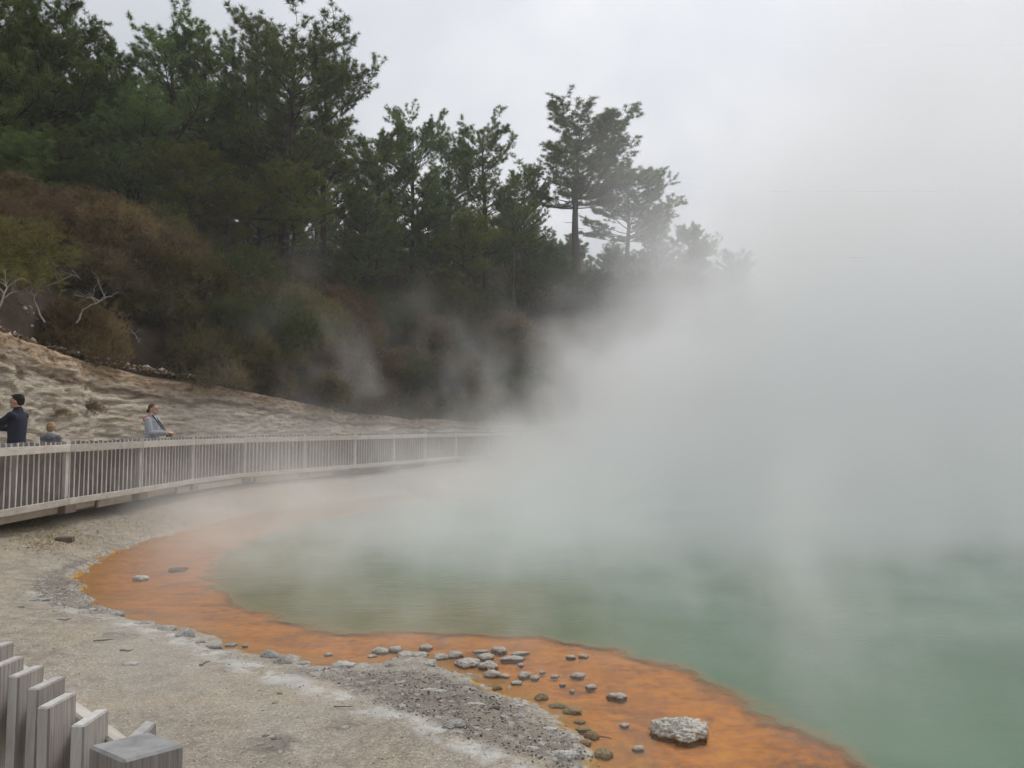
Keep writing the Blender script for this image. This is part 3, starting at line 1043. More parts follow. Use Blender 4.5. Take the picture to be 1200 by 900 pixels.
front = [(10, 150, 25, 6, 0, 1.0, 'low bushy pine at the left edge just above the brown scrub'),
         (300, 120, 36, 8, 0, 1.0, 'broad shaggy pine low between the tall open pine and its left neighbour'),
         (-25, -40, 29, 0, 0, 1.0, 'tall dark pine at the left edge of the picture'),
         (36, -6, 31, 8, 0, 1.1, 'tall dense pine reaching the top left corner'),
         (78, 20, 33, 3, 0, .9, 'pine with sparse feathery top right of the corner pine'),
         (116, 54, 34, 0, 0, .9, 'low rounded pine filling the dip between the tall left pines'),
         (190, 10, 33, 3, 0, 1.15, 'pine with a long bare branch reaching left at its top'),
         (232, 36, 35, 8, 0, 1.0, 'broad pine in the middle of the left group'),
         (285, 42, 37, 1, 0, 1.0, 'narrow pine just left of the tallest open pine'),
         (335, 10, 34, 3, 0, 1.3, 'tallest open pine with ragged cone laden branches on its right'),
         (375, 42, 36, 1, 0, 1.0, 'pine leaning out at the right end of the tall left group'),
         (440, 150, 40, 0, 0, .9, 'dense green pine just right of the gap after the tall group'),
         (482, 128, 41, 8, 0, .95, 'rounded pine with bright green top in the middle of the ridge'),
         (524, 150, 43, 1, 0, .9, 'pine between the rounded green pine and the dark conical pine'),
         (566, 130, 43, 3, 0, 1.0, 'dark conical pine with a see-through top in the middle of the ridge'),
         (545, 248, 39, 4, 1, 1.0, 'small yellowish pine with bare forked trunks in front of the ridge'),
         (602, 222, 42, 5, 0, .8, 'short green pine with slender bare trunk left of the big pale pine'),
         (615, 190, 50, 1, 0, .8, 'thin pine behind the short green pine'),
         (680, 124, 50, 7, 0, 1.62, 'tall round topped pine standing pale in the drifting steam'),
         (737, 194, 55, 7, 0, 1.45, 'pale pine right of the big round topped pine, half lost in steam'),
         (772, 236, 59, 1, 0, 1.0, 'faint pine second right of the big round topped pine'),
         (812, 262, 63, 2, 0, 1.0, 'very faint pine almost swallowed by the steam'),
         (865, 292, 68, 0, 0, 1.0, 'last pine visible on the ridge, a ghost in the steam'),
         (215, 165, 28, 4, 1, .9, 'low yellowish pine before the left group'),
         (262, 215, 29, 4, 1, .8, 'small yellow green pine on the edge above the scrub'),
         (60, 150, 27, 0, 0, 1.0, 'low spreading dark pine above the brown scrub at left'),
         (150, 110, 30, 2, 0, 1.0, 'dark bushy pine under the long bare branch'),
         (340, 190, 32, 4, 1, 1.0, 'low olive pine in front of the tallest open pine'),
         (425, 215, 36, 0, 0, .9, 'low dark pine at the foot of the tall group'),
         (500, 240, 40, 0, 0, .8, 'low bushy pine below the rounded green pine'),
         ]
rp = random.Random(22)
for u, vt, Y, var, yl, wd, lab in front:
    plant_pine(u, vt, Y, var, rp.uniform(0, 6.28), yl, lab, wd)
back = []
for i in range(20):
    u = 150 + i * 27 + rp.uniform(-12, 12); Y = 34 + max(0, u) * .03 + rp.uniform(2, 12)
    plant_pine(u, np.interp(u, [100, 300, 400, 620, 750], [180, 235, 262, 285, 300]) + rp.uniform(-22, 22), Y, 6, rp.uniform(0, 6.28), 0, f'short bushy young pine between the trunks, {ORD[i]} from the left', 1.15)
for i in range(27):
    u = -40 + i * 34 + rp.uniform(-10, 10)
    Y = 36 + max(0, u) * .042 + rp.uniform(0, 9)
    lim = np.interp(u, [-40, 60, 110, 190, 380, 420, 450, 620, 660, 720, 900], [0, 10, 90, 60, 70, 170, 185, 200, 230, 240, 320])
    back.append((u, lim + rp.uniform(20, 75), Y))
for i, (u, vt, Y) in enumerate(back):
    plant_pine(u, vt, Y, rp.choice([1, 4, 5, 5]), rp.uniform(0, 6.28), 0, f'pine in the row behind, {ORD[i]} from the left', .85)


# ---------------------------------------------------------------- scrub on the slope
def shrub_meshes(seed, sprays=2300, flat=1.0):
    rng = np.random.default_rng(seed); rr = random.Random(seed)
    nl = 9
    lobes = [(rr.uniform(-.55, .55), rr.uniform(-.55, .55), rr.uniform(.35, .95) * flat, rr.uniform(.32, .6)) for _ in range(nl)]
    bm = bmesh.new()
    C, A = [], []
    for (lx, ly, lz, lr) in lobes:
        tip = Vector((lx, ly, lz))
        mid = Vector((lx * .4, ly * .4, lz * .45)) + Vector((rr.uniform(-.1, .1), rr.uniform(-.1, .1), 0))
        tube_into(bm, [(0, 0, -.15), mid, tip], [.035, .024, .008], 5, False)
        n_ = int(sprays / nl * (lr / .45) ** 2)
        d = rng.normal(0, 1, (n_, 3)); d[:, 2] = np.abs(d[:, 2]) * .9 - .25
        d /= np.linalg.norm(d, axis=1, keepdims=True)
        rad_ = lr * (rng.uniform(.45, 1.12, (n_, 1)) ** .6) * (1 + .25 * (vnoise(d[:, 0] * 3, d[:, 1] * 3, d[:, 2] * 3, seed)[:, None] - .5) * 2)
        P = np.array([lx, ly, lz - lr * .35]) + d * rad_ * np.array([1, 1, .85])
        keep = P[:, 2] > .02
        C.append(P[keep]); A.append((d * .7 + np.array([0, 0, .75]))[keep])
        for q in range(3):
            j = rr.randrange(len(P))
            tube_into(bm, [mid, (mid + Vector(P[j])) / 2 + Vector((0, 0, .04)), P[j]], [.014, .009, .004], 4, False)
    me = needle_mesh('foliage', np.concatenate(C), np.concatenate(A), .115, .017, 7, rng, .6)
    sm = bpy.data.meshes.new('stem'); bm.to_mesh(sm); bm.free(); sm.materials.append(TWIG)
    return sm, me


SHRUBS = [shrub_meshes(101), shrub_meshes(102), shrub_meshes(103, 2600, 1.15), shrub_meshes(104, 1900, .85)]
rs = random.Random(77)
cand = []
sgrid = S['a'] + 4.0
while sgrid < S['f'] + 4:
    for j in range(12):
        s = sgrid + rs.uniform(-.65, .65); dd = 3.35 + j * 1.38 + rs.uniform(-.35, .45)
        x, y, tx, ty = fence_point(s)
        px_, py_ = x - ty * dd, y + tx * dd
        cand.append((s, dd, px_, py_, j))
    sgrid += 1.45
items = []
for s, dd, x, y, j in cand:
    u = 600 + x / y * FPX
    if u < -60 or u > 760: continue
    lim = np.interp(u, [-60, 110, 170, 230, 330, 640], [4.4, 4.1, 3.6, 3.3, 3.1, 3.0])
    if dd < lim: continue
    if dd > np.interp(u, [0, 200, 300, 400, 640], [12.5, 12, 12, 14, 18]): continue
    items.append((u, dd, x, y, j, s))
ROWW = {0: 'along the lip of the bank', 1: 'just above the lip of the bank', 2: 'on the lower slope', 3: 'in the middle of the slope', 4: 'on the upper slope', 5: 'high on the slope', 6: 'below the pines on the ridge', 7: 'among the front pines', 8: 'among the pine trunks', 9: 'between the far trunks', 10: 'far back under the pines', 11: 'farthest back under the pines'}
byrow = {}
for it in sorted(items): byrow.setdefault(it[4], []).append(it)
LOOK = {'olive': 'feathery olive green scrub bush', 'rust': 'feathery rusty brown scrub bush', 'green': 'dull green scrub bush', 'brown': 'tawny brown scrub bush', 'grey': 'greyish half dead scrub bush'}
for j, row in byrow.items():
    cnt = {}
    for (u, dd, x, y, _, s) in row:
        nz = float(fbm(np.array([x * .32]), np.array([y * .32]), 0, 2, 61)[0]) + rs.uniform(-.10, .10)
        left = u < 170 and dd > 6
        if left: kind = 'rust' if nz > .44 else 'brown'
        else: kind = 'olive' if nz < .42 else ('green' if nz < .5 and dd < 8 else ('brown' if nz < .58 else 'rust'))
        if rs.random() < .04 and j < 4: kind = 'grey'
        if rs.random() < .10 and not left: kind = 'green'
        if u < 260 and kind == 'green': kind = 'olive' if rs.random() < .6 else 'brown'
        cnt[kind] = cnt.get(kind, 0) + 1
        sz = rs.uniform(1.15, 1.85) * (1.0 if j > 0 else .75) * (1.1 if 7 < dd < 10 else 1)
        if u < 190 and j >= 5: sz *= .85
        if dd < 4.4:
            tx_, ty_ = fence_point(s)[2:4]; x -= ty_ * .45; y += tx_ * .45; dd += .45
        z = height1(x, y)
        if dd < 4.6:
            z = max(z, float(np.interp(s, SX, CT)) - .15)
        r = empty('scrub_bush', (x, y, z - .12), rs.uniform(0, 6.28), f'{LOOK[kind]} {ROWW[j]}, {ORD[cnt[kind] - 1].replace(" ", "-")} from left', 'bush', 'scrub bushes on the slope above the bank')
        r.scale = (sz * 1.12, sz * 1.12, sz * rs.uniform(.9, 1.25))
        sm, fm = rs.choice(SHRUBS)
        link('stem', sm, None, r)
        if not fm.materials: fm.materials.append(SH['olive'])
        f = link('foliage', fm, None, r)
        f.material_slots[0].link = 'OBJECT'; f.material_slots[0].material = SH[kind]


extra = sorted((rs.uniform(530, 800), rs.uniform(0, 1)) for _ in range(26))
for i, (u, t) in enumerate(extra):
    Y = np.interp(u, [530, 800], [40, 50]) + t * 11
    x = (u - 600) / FPX * Y
    r = empty('scrub_bush', (x, Y, height1(x, Y) - .15), rs.uniform(0, 6.28), f'dim scrub bush on the hazy ridge below the pale pines, {ORD[i].replace(" ", "-")} from left', 'bush', 'scrub bushes on the hazy ridge')
    r.scale = (2.6, 2.6, rs.uniform(1.5, 2.3))
    sm, fm = rs.choice(SHRUBS)
    link('stem', sm, None, r); f = link('foliage', fm, None, r)
    f.material_slots[0].link = 'OBJECT'; f.material_slots[0].material = SH[rs.choice(['olive', 'green', 'brown'])]
for i in range(9):
    u = 565 + i * 36 + rs.uniform(-10, 10); Y = 48 + i * 2 + rs.uniform(0, 5)
    plant_pine(u, np.interp(u, [560, 900], [262, 318]) + rs.uniform(-12, 12), Y, 6, rs.uniform(0, 6.28), 0, f'hazy young pine on the ridge toward the steam, {ORD[i]} from the left', 1.3)


# tufts growing on the cut face
def face_tuft(u, v, Y, size, label, mat):
    g = np.random.default_rng(int(u))
    C = g.normal(0, 1, (420, 3)) * np.array([.55, .25, .22]); C[:, 2] -= np.abs(C[:, 0]) * .25
    A = np.tile(np.array([(0, -.4, .5)]), (420, 1))
    me = needle_mesh('dry_shrub', C, A, .30, .022, 6, g, .9); me.materials.append(mat)
    o = link('dry_shrub', me, None, None, loc=at_depth(u, v, Y)); o.scale = (size,) * 3
    tag(o, label, 'bush', 'dry shrubs rooted in the cut face')

face_tuft(108, 476, 16.5, .28, 'small brown dry shrub clinging to the cut face above the fence', DRYT)
face_tuft(72, 482, 15.3, .20, 'flat brown dry shrub on the cut face above the child', DRYT)


# bleached dead branches at the foot of the scrub
def dead_branch(pts, label, seed, r=.035, n_sub=7, length=.5):
    r *= .62; length *= .9; n_sub = max(2, int(n_sub * .65))
    rr = random.Random(seed)
    base = Vector(pts[0])
    bm = bmesh.new()
    P = [Vector(p) - base for p in pts]
    # soften with wobble
    Q = []
    for a, b in zip(P[:-1], P[1:]):
        for t in (0, .33, .66):
            Q.append(a.lerp(b, t) + Vector([rr.uniform(-.03, .03) for _ in range(3)]))
    Q.append(P[-1])
    tube_into(bm, Q, [r * (1 - .75 * i / (len(Q) - 1)) for i in range(len(Q))], 6)
    def sub(p, d, L, rr_, dep):
        pts_ = [p]; q = p.copy()
        for i in range(4):
            d = (d + Vector([rr.uniform(-.35, .35) for _ in range(3)])).normalized(); q = q + d * L / 4; pts_.append(q.copy())
            if dep < 2 and rr.random() < .55: sub(q.copy(), (d + Vector([rr.uniform(-.9, .9) for _ in range(3)])).normalized(), L * .55, rr_ * .55, dep + 1)
        tube_into(bm, pts_, [rr_ * (1 - .2 * i) for i in range(5)], 4, False)
    for k in range(n_sub):
        i = rr.randint(len(Q) // 3, len(Q) - 1)
        sub(Q[i].copy(), Vector((rr.uniform(-1, 1), rr.uniform(-.6, .3), rr.uniform(-.1, 1))).normalized(), length * rr.uniform(.6, 1.1), r * .45, 0)
    me = bpy.data.meshes.new('dead_branch'); bm.to_mesh(me); bm.free(); me.materials.append(DEADW)
    o = link('dead_branch', me, None, None, loc=base)
    tag(o, label, 'branch', 'bleached dead branches among the scrub')


def dpts(Y0, *uv):
    # the branch is rooted where its foot meets the slope
    u, v = uv[0]
    Y = 13.0
    while Y < 60:
        q = at_depth(u, v, Y)
        if q.z < height1(q.x, q.y) - .05: break
        Y += .1
    Y -= 1.9
    return [at_depth(a, b, Y + .1 * i) for i, (a, b) in enumerate(uv)]


dead_branch(dpts(15.2, (-14, 372), (2, 356), (6, 340), (10, 328)), 'tangle of white dead branches at the left edge under the scrub', 1, .04, 9, .45)
dead_branch(dpts(15.8, (50, 376), (42, 356), (36, 342)), 'upright grey dead branch with a split top left of the forked one', 2, .032, 5, .35)
dead_branch(dpts(15.8, (90, 378), (98, 362), (112, 356), (132, 347)), 'forked white dead branch spreading right above the rubble', 3, .034, 9, .5)
dead_branch(dpts(16.4, (54, 336), (70, 330), (84, 322), (96, 328)), 'arching grey dead branch half hidden in the brown scrub', 4, .028, 6, .45)
dead_branch(dpts(17.6, (162, 402), (160, 394), (154, 386)), 'small white dead twig on top of the pale outcrop', 5, .018, 4, .2)
dead_branch(dpts(21.0, (362, 412), (368, 400), (376, 392), (388, 398)), 'white forked dead branch between the bushes in mid slope', 6, .026, 7, .5)
dead_branch(dpts(22.5, (384, 452), (378, 440), (384, 428), (396, 420)), 'thin pale dead branch arching below the mid slope bushes', 7, .02, 6, .5)
dead_branch(dpts(24.5, (452, 452), (446, 438), (448, 428)), 'faint dead stick rising right of the bushes near the steam', 8, .02, 4, .4)
dead_branch(dpts(30.5, (292, 330), (290, 300), (288, 276)), 'pale leaning dead pole among the dark pine trunks', 9, .03, 2, .5)

# ================================================================ ROCKS AND SMALL THINGS
def mat_sinter(name, top, low, tip=.5):
    m, n, out = material(name)
    p = n.pos(obj=True)
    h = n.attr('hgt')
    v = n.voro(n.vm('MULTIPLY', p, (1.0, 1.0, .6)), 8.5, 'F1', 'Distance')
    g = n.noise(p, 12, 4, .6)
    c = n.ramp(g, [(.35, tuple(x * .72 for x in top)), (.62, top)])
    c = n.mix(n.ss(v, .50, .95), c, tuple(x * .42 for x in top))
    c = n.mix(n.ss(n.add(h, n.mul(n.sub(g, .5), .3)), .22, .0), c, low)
    principled(n, out, c, .95, n.bump(n.m('SUBTRACT', 1.0, v), .45, .04), .15)
    return m


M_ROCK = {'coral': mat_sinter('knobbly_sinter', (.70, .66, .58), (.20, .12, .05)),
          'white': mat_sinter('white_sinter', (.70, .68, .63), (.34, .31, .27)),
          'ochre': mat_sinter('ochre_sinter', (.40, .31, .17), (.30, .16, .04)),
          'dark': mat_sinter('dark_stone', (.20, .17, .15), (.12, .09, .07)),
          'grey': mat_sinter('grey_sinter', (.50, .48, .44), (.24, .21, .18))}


def rock_mesh(seed, sub=4, knob=.10, lobes=3, flat=.5):
    rr = random.Random(seed)
    bm = bmesh.new()
    bmesh.ops.create_icosphere(bm, subdivisions=sub, radius=1.0)
    me = bpy.data.meshes.new('rock'); bm.to_mesh(me); bm.free()
    n_ = len(me.vertices)
    P = np.empty(n_ * 3, dtype=np.float32); me.vertices.foreach_get('co', P); P = P.reshape(-1, 3).astype(float)
    th = np.arctan2(P[:, 1], P[:, 0]); ph = rr.uniform(0, 6)
    out_ = 1 + .16 * np.sin(lobes * th + ph) * (1 - P[:, 2] ** 2) + .09 * np.sin((lobes * 2 + 1) * th + ph * 2)
    f1 = fbm(P[:, 0] * 1.6 + seed, P[:, 1] * 1.6, P[:, 2] * 1.6, 3, seed) - .5
    f2 = fbm(P[:, 0] * 7 + seed, P[:, 1] * 7, P[:, 2] * 7, 2, seed + 5) - .5
    rv = out_ * (1 + .95 * f1 + knob * f2 * 2.6 + .14 * np.abs(np.sin(P[:, 0] * 11 + f2 * 8) * np.sin(P[:, 1] * 11 + f1 * 6)))
    Q = P * rv[:, None]
    Q[:, 2] = np.sign(Q[:, 2]) * np.abs(Q[:, 2]) ** .8 * flat
    Q[:, 2] += .12 * flat * (fbm(P[:, 0] * 2.4, P[:, 1] * 2.4, 0, 2, seed + 9) - .5) * (P[:, 2] > 0)
    Q[:, 0] /= np.abs(Q[:, 0]).max(); Q[:, 1] /= np.abs(Q[:, 1]).max()
    Q[:, 2] /= Q[:, 2].max()
    Q[:, 2] = np.where(Q[:, 2] < 0, Q[:, 2] * 1.6, Q[:, 2])
    me.vertices.foreach_set('co', Q.astype(np.float32).ravel())
    for p in me.polygons: p.use_smooth = True
    set_attr(me, 'hgt', Q[:, 2]); me.update()
    return me


RM = [rock_mesh(i, 4, .16, 2 + i % 3) for i in range(1, 8)]
BIG = rock_mesh(41, 5, .09, 3)
rk = random.Random(9)


def rock(u, v, w_, h_, kind, label, group=None, name='rock', cat='rock', mesh=None):
    z0 = 0.0
    x, y = on_plane(u, v + h_ * .5, .0)
    if kind == 'white' or v > 700:
        z0 = max(0.0, height1(x, y)); x, y = on_plane(u, v + h_ * .4, z0); z0 = max(0.0, height1(x, y))
    dist = y
    hw = w_ / 2 * dist / FPX * 1.05
    # seen height h_ = depth of the footprint foreshortened + the rise of the stone
    tilt = (CAM.z - z0) / dist
    dep = min(hw * .8, h_ * .62 * dist / FPX / max(tilt, .1) / 2 * 1.1)
    rise = max(.006, h_ * .55 * dist / FPX)
    me = (mesh or rk.choice(RM)).copy() if False else (mesh or rk.choice(RM))
    o = bpy.data.objects.new(name, me); COL.objects.link(o)
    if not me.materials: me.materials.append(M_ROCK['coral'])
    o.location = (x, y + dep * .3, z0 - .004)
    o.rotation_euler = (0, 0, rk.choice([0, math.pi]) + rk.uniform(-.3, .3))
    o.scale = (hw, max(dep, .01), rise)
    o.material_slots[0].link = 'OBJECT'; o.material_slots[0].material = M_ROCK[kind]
    tag(o, label, cat, group)
    return o


rock(801, 850, 72, 32, 'coral', 'biggest pale knobbly sinter mound, alone in the orange shallows at lower right', mesh=BIG)
z7 = lambda x, y, w_, h_: (350 + x / 3, 680 + y / 3, w_ / 3, h_ / 3)
lumps = [(285, 240, 60, 25), (340, 235, 50, 30), (375, 255, 72, 35), (445, 228, 50, 25), (425, 257, 60, 30), (455, 288, 50, 28), (495, 262, 62, 27), (548, 253, 60, 32), (590, 282, 88, 40), (655, 262, 60, 25),
         (665, 290, 72, 42), (680, 320, 62, 36), (708, 238, 65, 27), (640, 245, 60, 11), (775, 252, 72, 13), (750, 269, 92, 21), (725, 331, 42, 13), (790, 326, 50, 26), (830, 336, 36, 16)]
for i, l in enumerate(sorted(lumps)):
    rock(*z7(*l), 'coral', f'knobbly pale grey sinter lump in the long cluster by the spit, {ORD[i]} from the left', 'sinter lumps in the cluster beside the gravel spit')
solo = [(855, 318, 26, 11), (780, 292, 26, 13), (900, 333, 30, 13), (928, 360, 24, 15), (962, 384, 20, 13), (982, 328, 56, 19), (957, 264, 37, 17), (1003, 261, 39, 17), (1028, 368, 42, 18), (1125, 400, 82, 27),
        (1145, 504, 36, 16), (1190, 586, 26, 20), (765, 355, 42, 16), (255, 262, 36, 12), (105, 256, 26, 13), (1222, 515, 46, 17), (1195, 583, 42, 22)]
for i, l in enumerate(sorted(solo)[:-1]):
    rock(*z7(*l), 'coral', f'small fuzzy sinter knob standing in the orange shallows, {ORD[i]} from the left', 'small sinter knobs in the orange shallows')
och = [(855, 402, 50, 32), (915, 436, 72, 19), (962, 451, 72, 31), (1000, 518, 60, 24), (1035, 536, 60, 40), (1075, 600, 70, 45), (690, 372, 50, 18), (1010, 560, 50, 26), (990, 492, 44, 18)]
for i, l in enumerate(sorted(och)):
    rock(*z7(*l), 'ochre', f'ochre stained crusty stone on the right rim of the spit, {ORD[i]} from the left', 'ochre stones on the rim of the spit')
whites = [(880, 521, 66, 24), (775, 440, 40, 16), (800, 436, 26, 14), (780, 474, 36, 22), (820, 588, 56, 22), (930, 606, 112, 40), (568, 532, 30, 15), (570, 514, 24, 12), (330, 480, 16, 9), (155, 294, 92, 30), (600, 328, 30, 13),
          (20, 286, 40, 14), (65, 316, 36, 12), (380, 284, 36, 13), (625, 434, 80, 16), (470, 384, 110, 16), (660, 524, 50, 12)]
for i, l in enumerate(sorted(whites)):
    rock(*z7(*l), 'white', f'chalky white stone on the dark gravel spit, {ORD[i]} from the left', 'white stones on the gravel spit')
rock(*z7(690, 448, 40, 19), 'dark', 'dark grey stone in the middle of the gravel spit')
rock(*z7(545, 500, 90, 45), 'grey', 'low grey crumbling crust mound beside the white line on the spit')
rock(*z7(325, 293, 46, 22), 'grey', 'grey crusty stone at the left foot of the sinter cluster')
z6 = lambda x, y, w_, h_: (x / 3, 600 + y / 3, w_ / 3, h_ / 3)
rock(*z6(495, 226, 62, 24), 'white', 'pale flat stone standing alone in the hazy orange bay at left')
rock(*z6(620, 196, 66, 16), 'dark', 'dark low stone in the orange bay behind the pale flat one')
rock(*z6(460, 529, 62, 19), 'white', 'smooth white stone lying on the sand above the near fence')
rock(*z6(428, 481, 25, 15), 'dark', 'small reddish brown stone on the sand near the white one')
rock(*z6(268, 110, 20, 10), 'white', 'small white stone on the grey terrace near the far fence')
rock(*z6(320, 344, 32, 9), 'white', 'tiny white stone in the little ochre pool at the left shore')
rock(*z6(985, 636, 25, 11), 'ochre', 'yellow ochre pebble on the sand, upper of the two')
rock(*z6(965, 676, 28, 14), 'ochre', 'yellow ochre pebble on the sand, lower of the two')
rock(*z6(820, 685, 16, 8), 'white', 'tiny bright white pebble in the middle of the sand')
rock(*z6(930, 787, 36, 16), 'dark', 'brown pebble left of the dark hollow in the sand')
rock(*z6(962, 797, 24, 16), 'dark', 'brown pebble at the edge of the dark hollow in the sand')
crust = [(510, 388, 62, 16), (575, 402, 74, 34), (645, 424, 84, 44), (750, 464, 62, 26), (945, 494, 64, 40), (990, 512, 62, 50), (480, 392, 40, 14), (700, 452, 40, 18), (810, 462, 40, 14), (860, 466, 24, 12), (1060, 528, 40, 20), (1110, 552, 44, 18),
         (1150, 496, 24, 12), (400, 352, 60, 26), (330, 372, 50, 14), (215, 372, 60, 16), (130, 305, 60, 18), (65, 330, 42, 11), (180, 240, 60, 26), (230, 262, 50, 20)]
for i, l in enumerate(sorted(crust)):
    rock(*z6(*l), 'grey', f'grey white crust lump on the left shore of the orange bay, {ORD[i]} from the left', 'crust lumps along the shoreline')


def twig(u, v, L, ang, r, label, mat=None):
    x, y = on_plane(u, v, .06); z = height1(x, y) + r
    rr = random.Random(int(u * 7 + v))
    pts = [(t * L * math.cos(ang) + rr.uniform(-.01, .01), t * L * math.sin(ang) + rr.uniform(-.006, .006), rr.uniform(0, .008)) for t in (-.5, -.2, .15, .5)]
    b = MB(); b.tube(pts, [r, r * 1.1, r, r * .5], 5)
    o = b.build('twig', mat or TWIG, None, loc=(x, y, z)); tag(o, label, 'twig', 'twigs lying on the sand')


twig(240, 778, .10, 1.1, .006, 'short dark stub of wood on the sand before the orange bay')
twig(120, 757, .14, .3, .005, 'thin dark twig left of the white stone')
twig(150, 766, .06, .2, .005, 'tiny brown twig just left of the white stone')
twig(402, 832, .12, .0, .003, 'thin dark stick on the sand beside the white line')
twig(690, 848, .26, -.35, .005, 'thin dark stick lying across the orange rim at the spit')
twig(60, 820, .05, .4, .006, 'brown twig hidden behind the near pickets')


def leaf():
    x, y = on_plane(130, 846, .12)
    b = MB(); b.box((.05, .02, .003), (0, 0, 0)); me = b.mesh('leaf')
    o = link('leaf', me, simple('rusty_leaf', (.30, .09, .04), .8), None, loc=(x, y, height1(x, y) + .012), rot=(.1, .15, -.6))
    tag(o, 'rusty red dry leaf on the sand behind the leaning picket', 'leaf')


leaf()


def wood_offcut():
    x, y = on_plane(77, 609, .45)
    b = MB(); b.box((.22, .12, .07), (0, 0, .03), bevel=.008)
    o = b.build('wood_block', W_FOOT, None, loc=(x, y, height1(x, y)), rot=(0, 0, .2)); tag(o, 'dark wooden offcut lying below the long fence', 'wood block')


wood_offcut()


# gravel: thousands of chips, one object
def build_gravel():
    rng = np.random.default_rng(4)
    n0 = 60000
    u = rng.uniform(-30, 720, n0); v = 640 + (rng.uniform(0, 1, n0) ** .8) * 290
    # even spread on the ground: sample in plan inside the view wedge
    r = np.sqrt(rng.uniform(2.2 ** 2, 10.5 ** 2, n0)); a = np.radians(rng.uniform(-40, 12, n0))
    x = r * np.sin(a); y = r * np.cos(a)
    keepp = rng.uniform(0, 1, n0) < np.clip(5.0 / r, .15, 1) ** 1.3
    x, y = x[keepp], y[keepp]
    H, sl_, sdp, d, arc = land_height(x, y)
    dk = np.minimum(sd_poly(x, y, DARKP), sd_poly(x, y, DARKL))
    wd = seg_dist(x, y, WHITE)[0]
    near = (sl_ > -.01) & (sl_ < .30)
    prob = .10 + .75 * sstep(.05, -.05, dk) + .25 * near + .15 * (wd < .12)
    k = (sl_ > -.015) & (d < -.2) & (rng.uniform(0, 1, len(x)) < prob)
    x, y, H, dk = x[k], y[k], H[k], dk[k]
    m = len(x)
    sz = .0032 + .0052 * rng.uniform(0, 1, m) ** 3 + (dk < 0) * .0045 * rng.uniform(0, 1, m) ** 2
    octa = np.array([(1, 0, 0), (.3, .9, .1), (-.9, .3, 0), (-.4, -.9, .05), (.1, .1, .75), (0, 0, -.5)])
    F0 = np.array([(0, 1, 4), (1, 2, 4), (2, 3, 4), (3, 0, 4), (1, 0, 5), (2, 1, 5), (3, 2, 5), (0, 3, 5)])
    th = rng.uniform(0, 6.28, m); c, s_ = np.cos(th), np.sin(th)
    base = octa[None] * rng.uniform(.6, 1.5, (m, 6, 1)) * sz[:, None, None]
    X = base[..., 0] * c[:, None] - base[..., 1] * s_[:, None]; Yv = base[..., 0] * s_[:, None] + base[..., 1] * c[:, None]
    V = np.stack([X + x[:, None], Yv + y[:, None], base[..., 2] * .8 + H[:, None] + sz[:, None] * .25], -1).reshape(-1, 3)
    F = (F0[None] + (np.arange(m) * 6)[:, None, None]).reshape(-1, 3)
    mt, n, out = material('gravel_chips')
    isl = n.node('ShaderNodeNewGeometry').outputs['Random Per Island']
    dk_ = n.mul(n.attr('dk'), n.ss(n.noise(n.pos(), 2.2, 3, .5), .36, .50))
    c_ = n.ramp(isl, [(.0, (.11, .095, .08)), (.25, (.22, .20, .175)), (.6, (.40, .365, .31)), (.85, (.52, .49, .44)), (1.0, (.68, .66, .62))])
    c_ = n.mix(dk_, c_, n.ramp(isl, [(.0, (.07, .055, .055)), (.5, (.15, .125, .12)), (.82, (.26, .235, .22)), (.86, (.55, .53, .5)), (1.0, (.68, .66, .62))]))
    principled(n, out, c_, .9)
    me = np_mesh('gravel', V, F, mt)
    set_attr(me, 'dk', np.repeat((dk < .02).astype(float), 6))
    tag(link('gravel', me), 'loose grey and white sinter chips over the terrace', kind='stuff')


build_gravel()


# straw coloured dry grass along the foot of the fence
def build_grass():
    rng = np.random.default_rng(8)
    C = []
    for u0, v0, su, sv, k in ((52, 612, 26, 5, 900), (90, 606, 30, 3, 400), (130, 596, 30, 3, 260), (180, 586, 40, 3, 200)):
        for _ in range(k):
            x, y = on_plane(u0 + rng.normal(0, su), v0 + rng.normal(0, sv), .42)
            C.append((x, y, height1(x, y)))
    C = np.array(C); A = np.tile(np.array([(0, 0, .35)]), (len(C), 1))
    me = needle_mesh('grass', C, A, .06, .006, 3, rng, 1.0)
    me.materials.append(mat_leaf('straw', [(.22, .16, .07), (.34, .26, .12), (.42, .34, .18)]))
    tag(link('grass', me), 'flattened straw yellow grass at the foot of the long fence', kind='stuff')


build_grass()


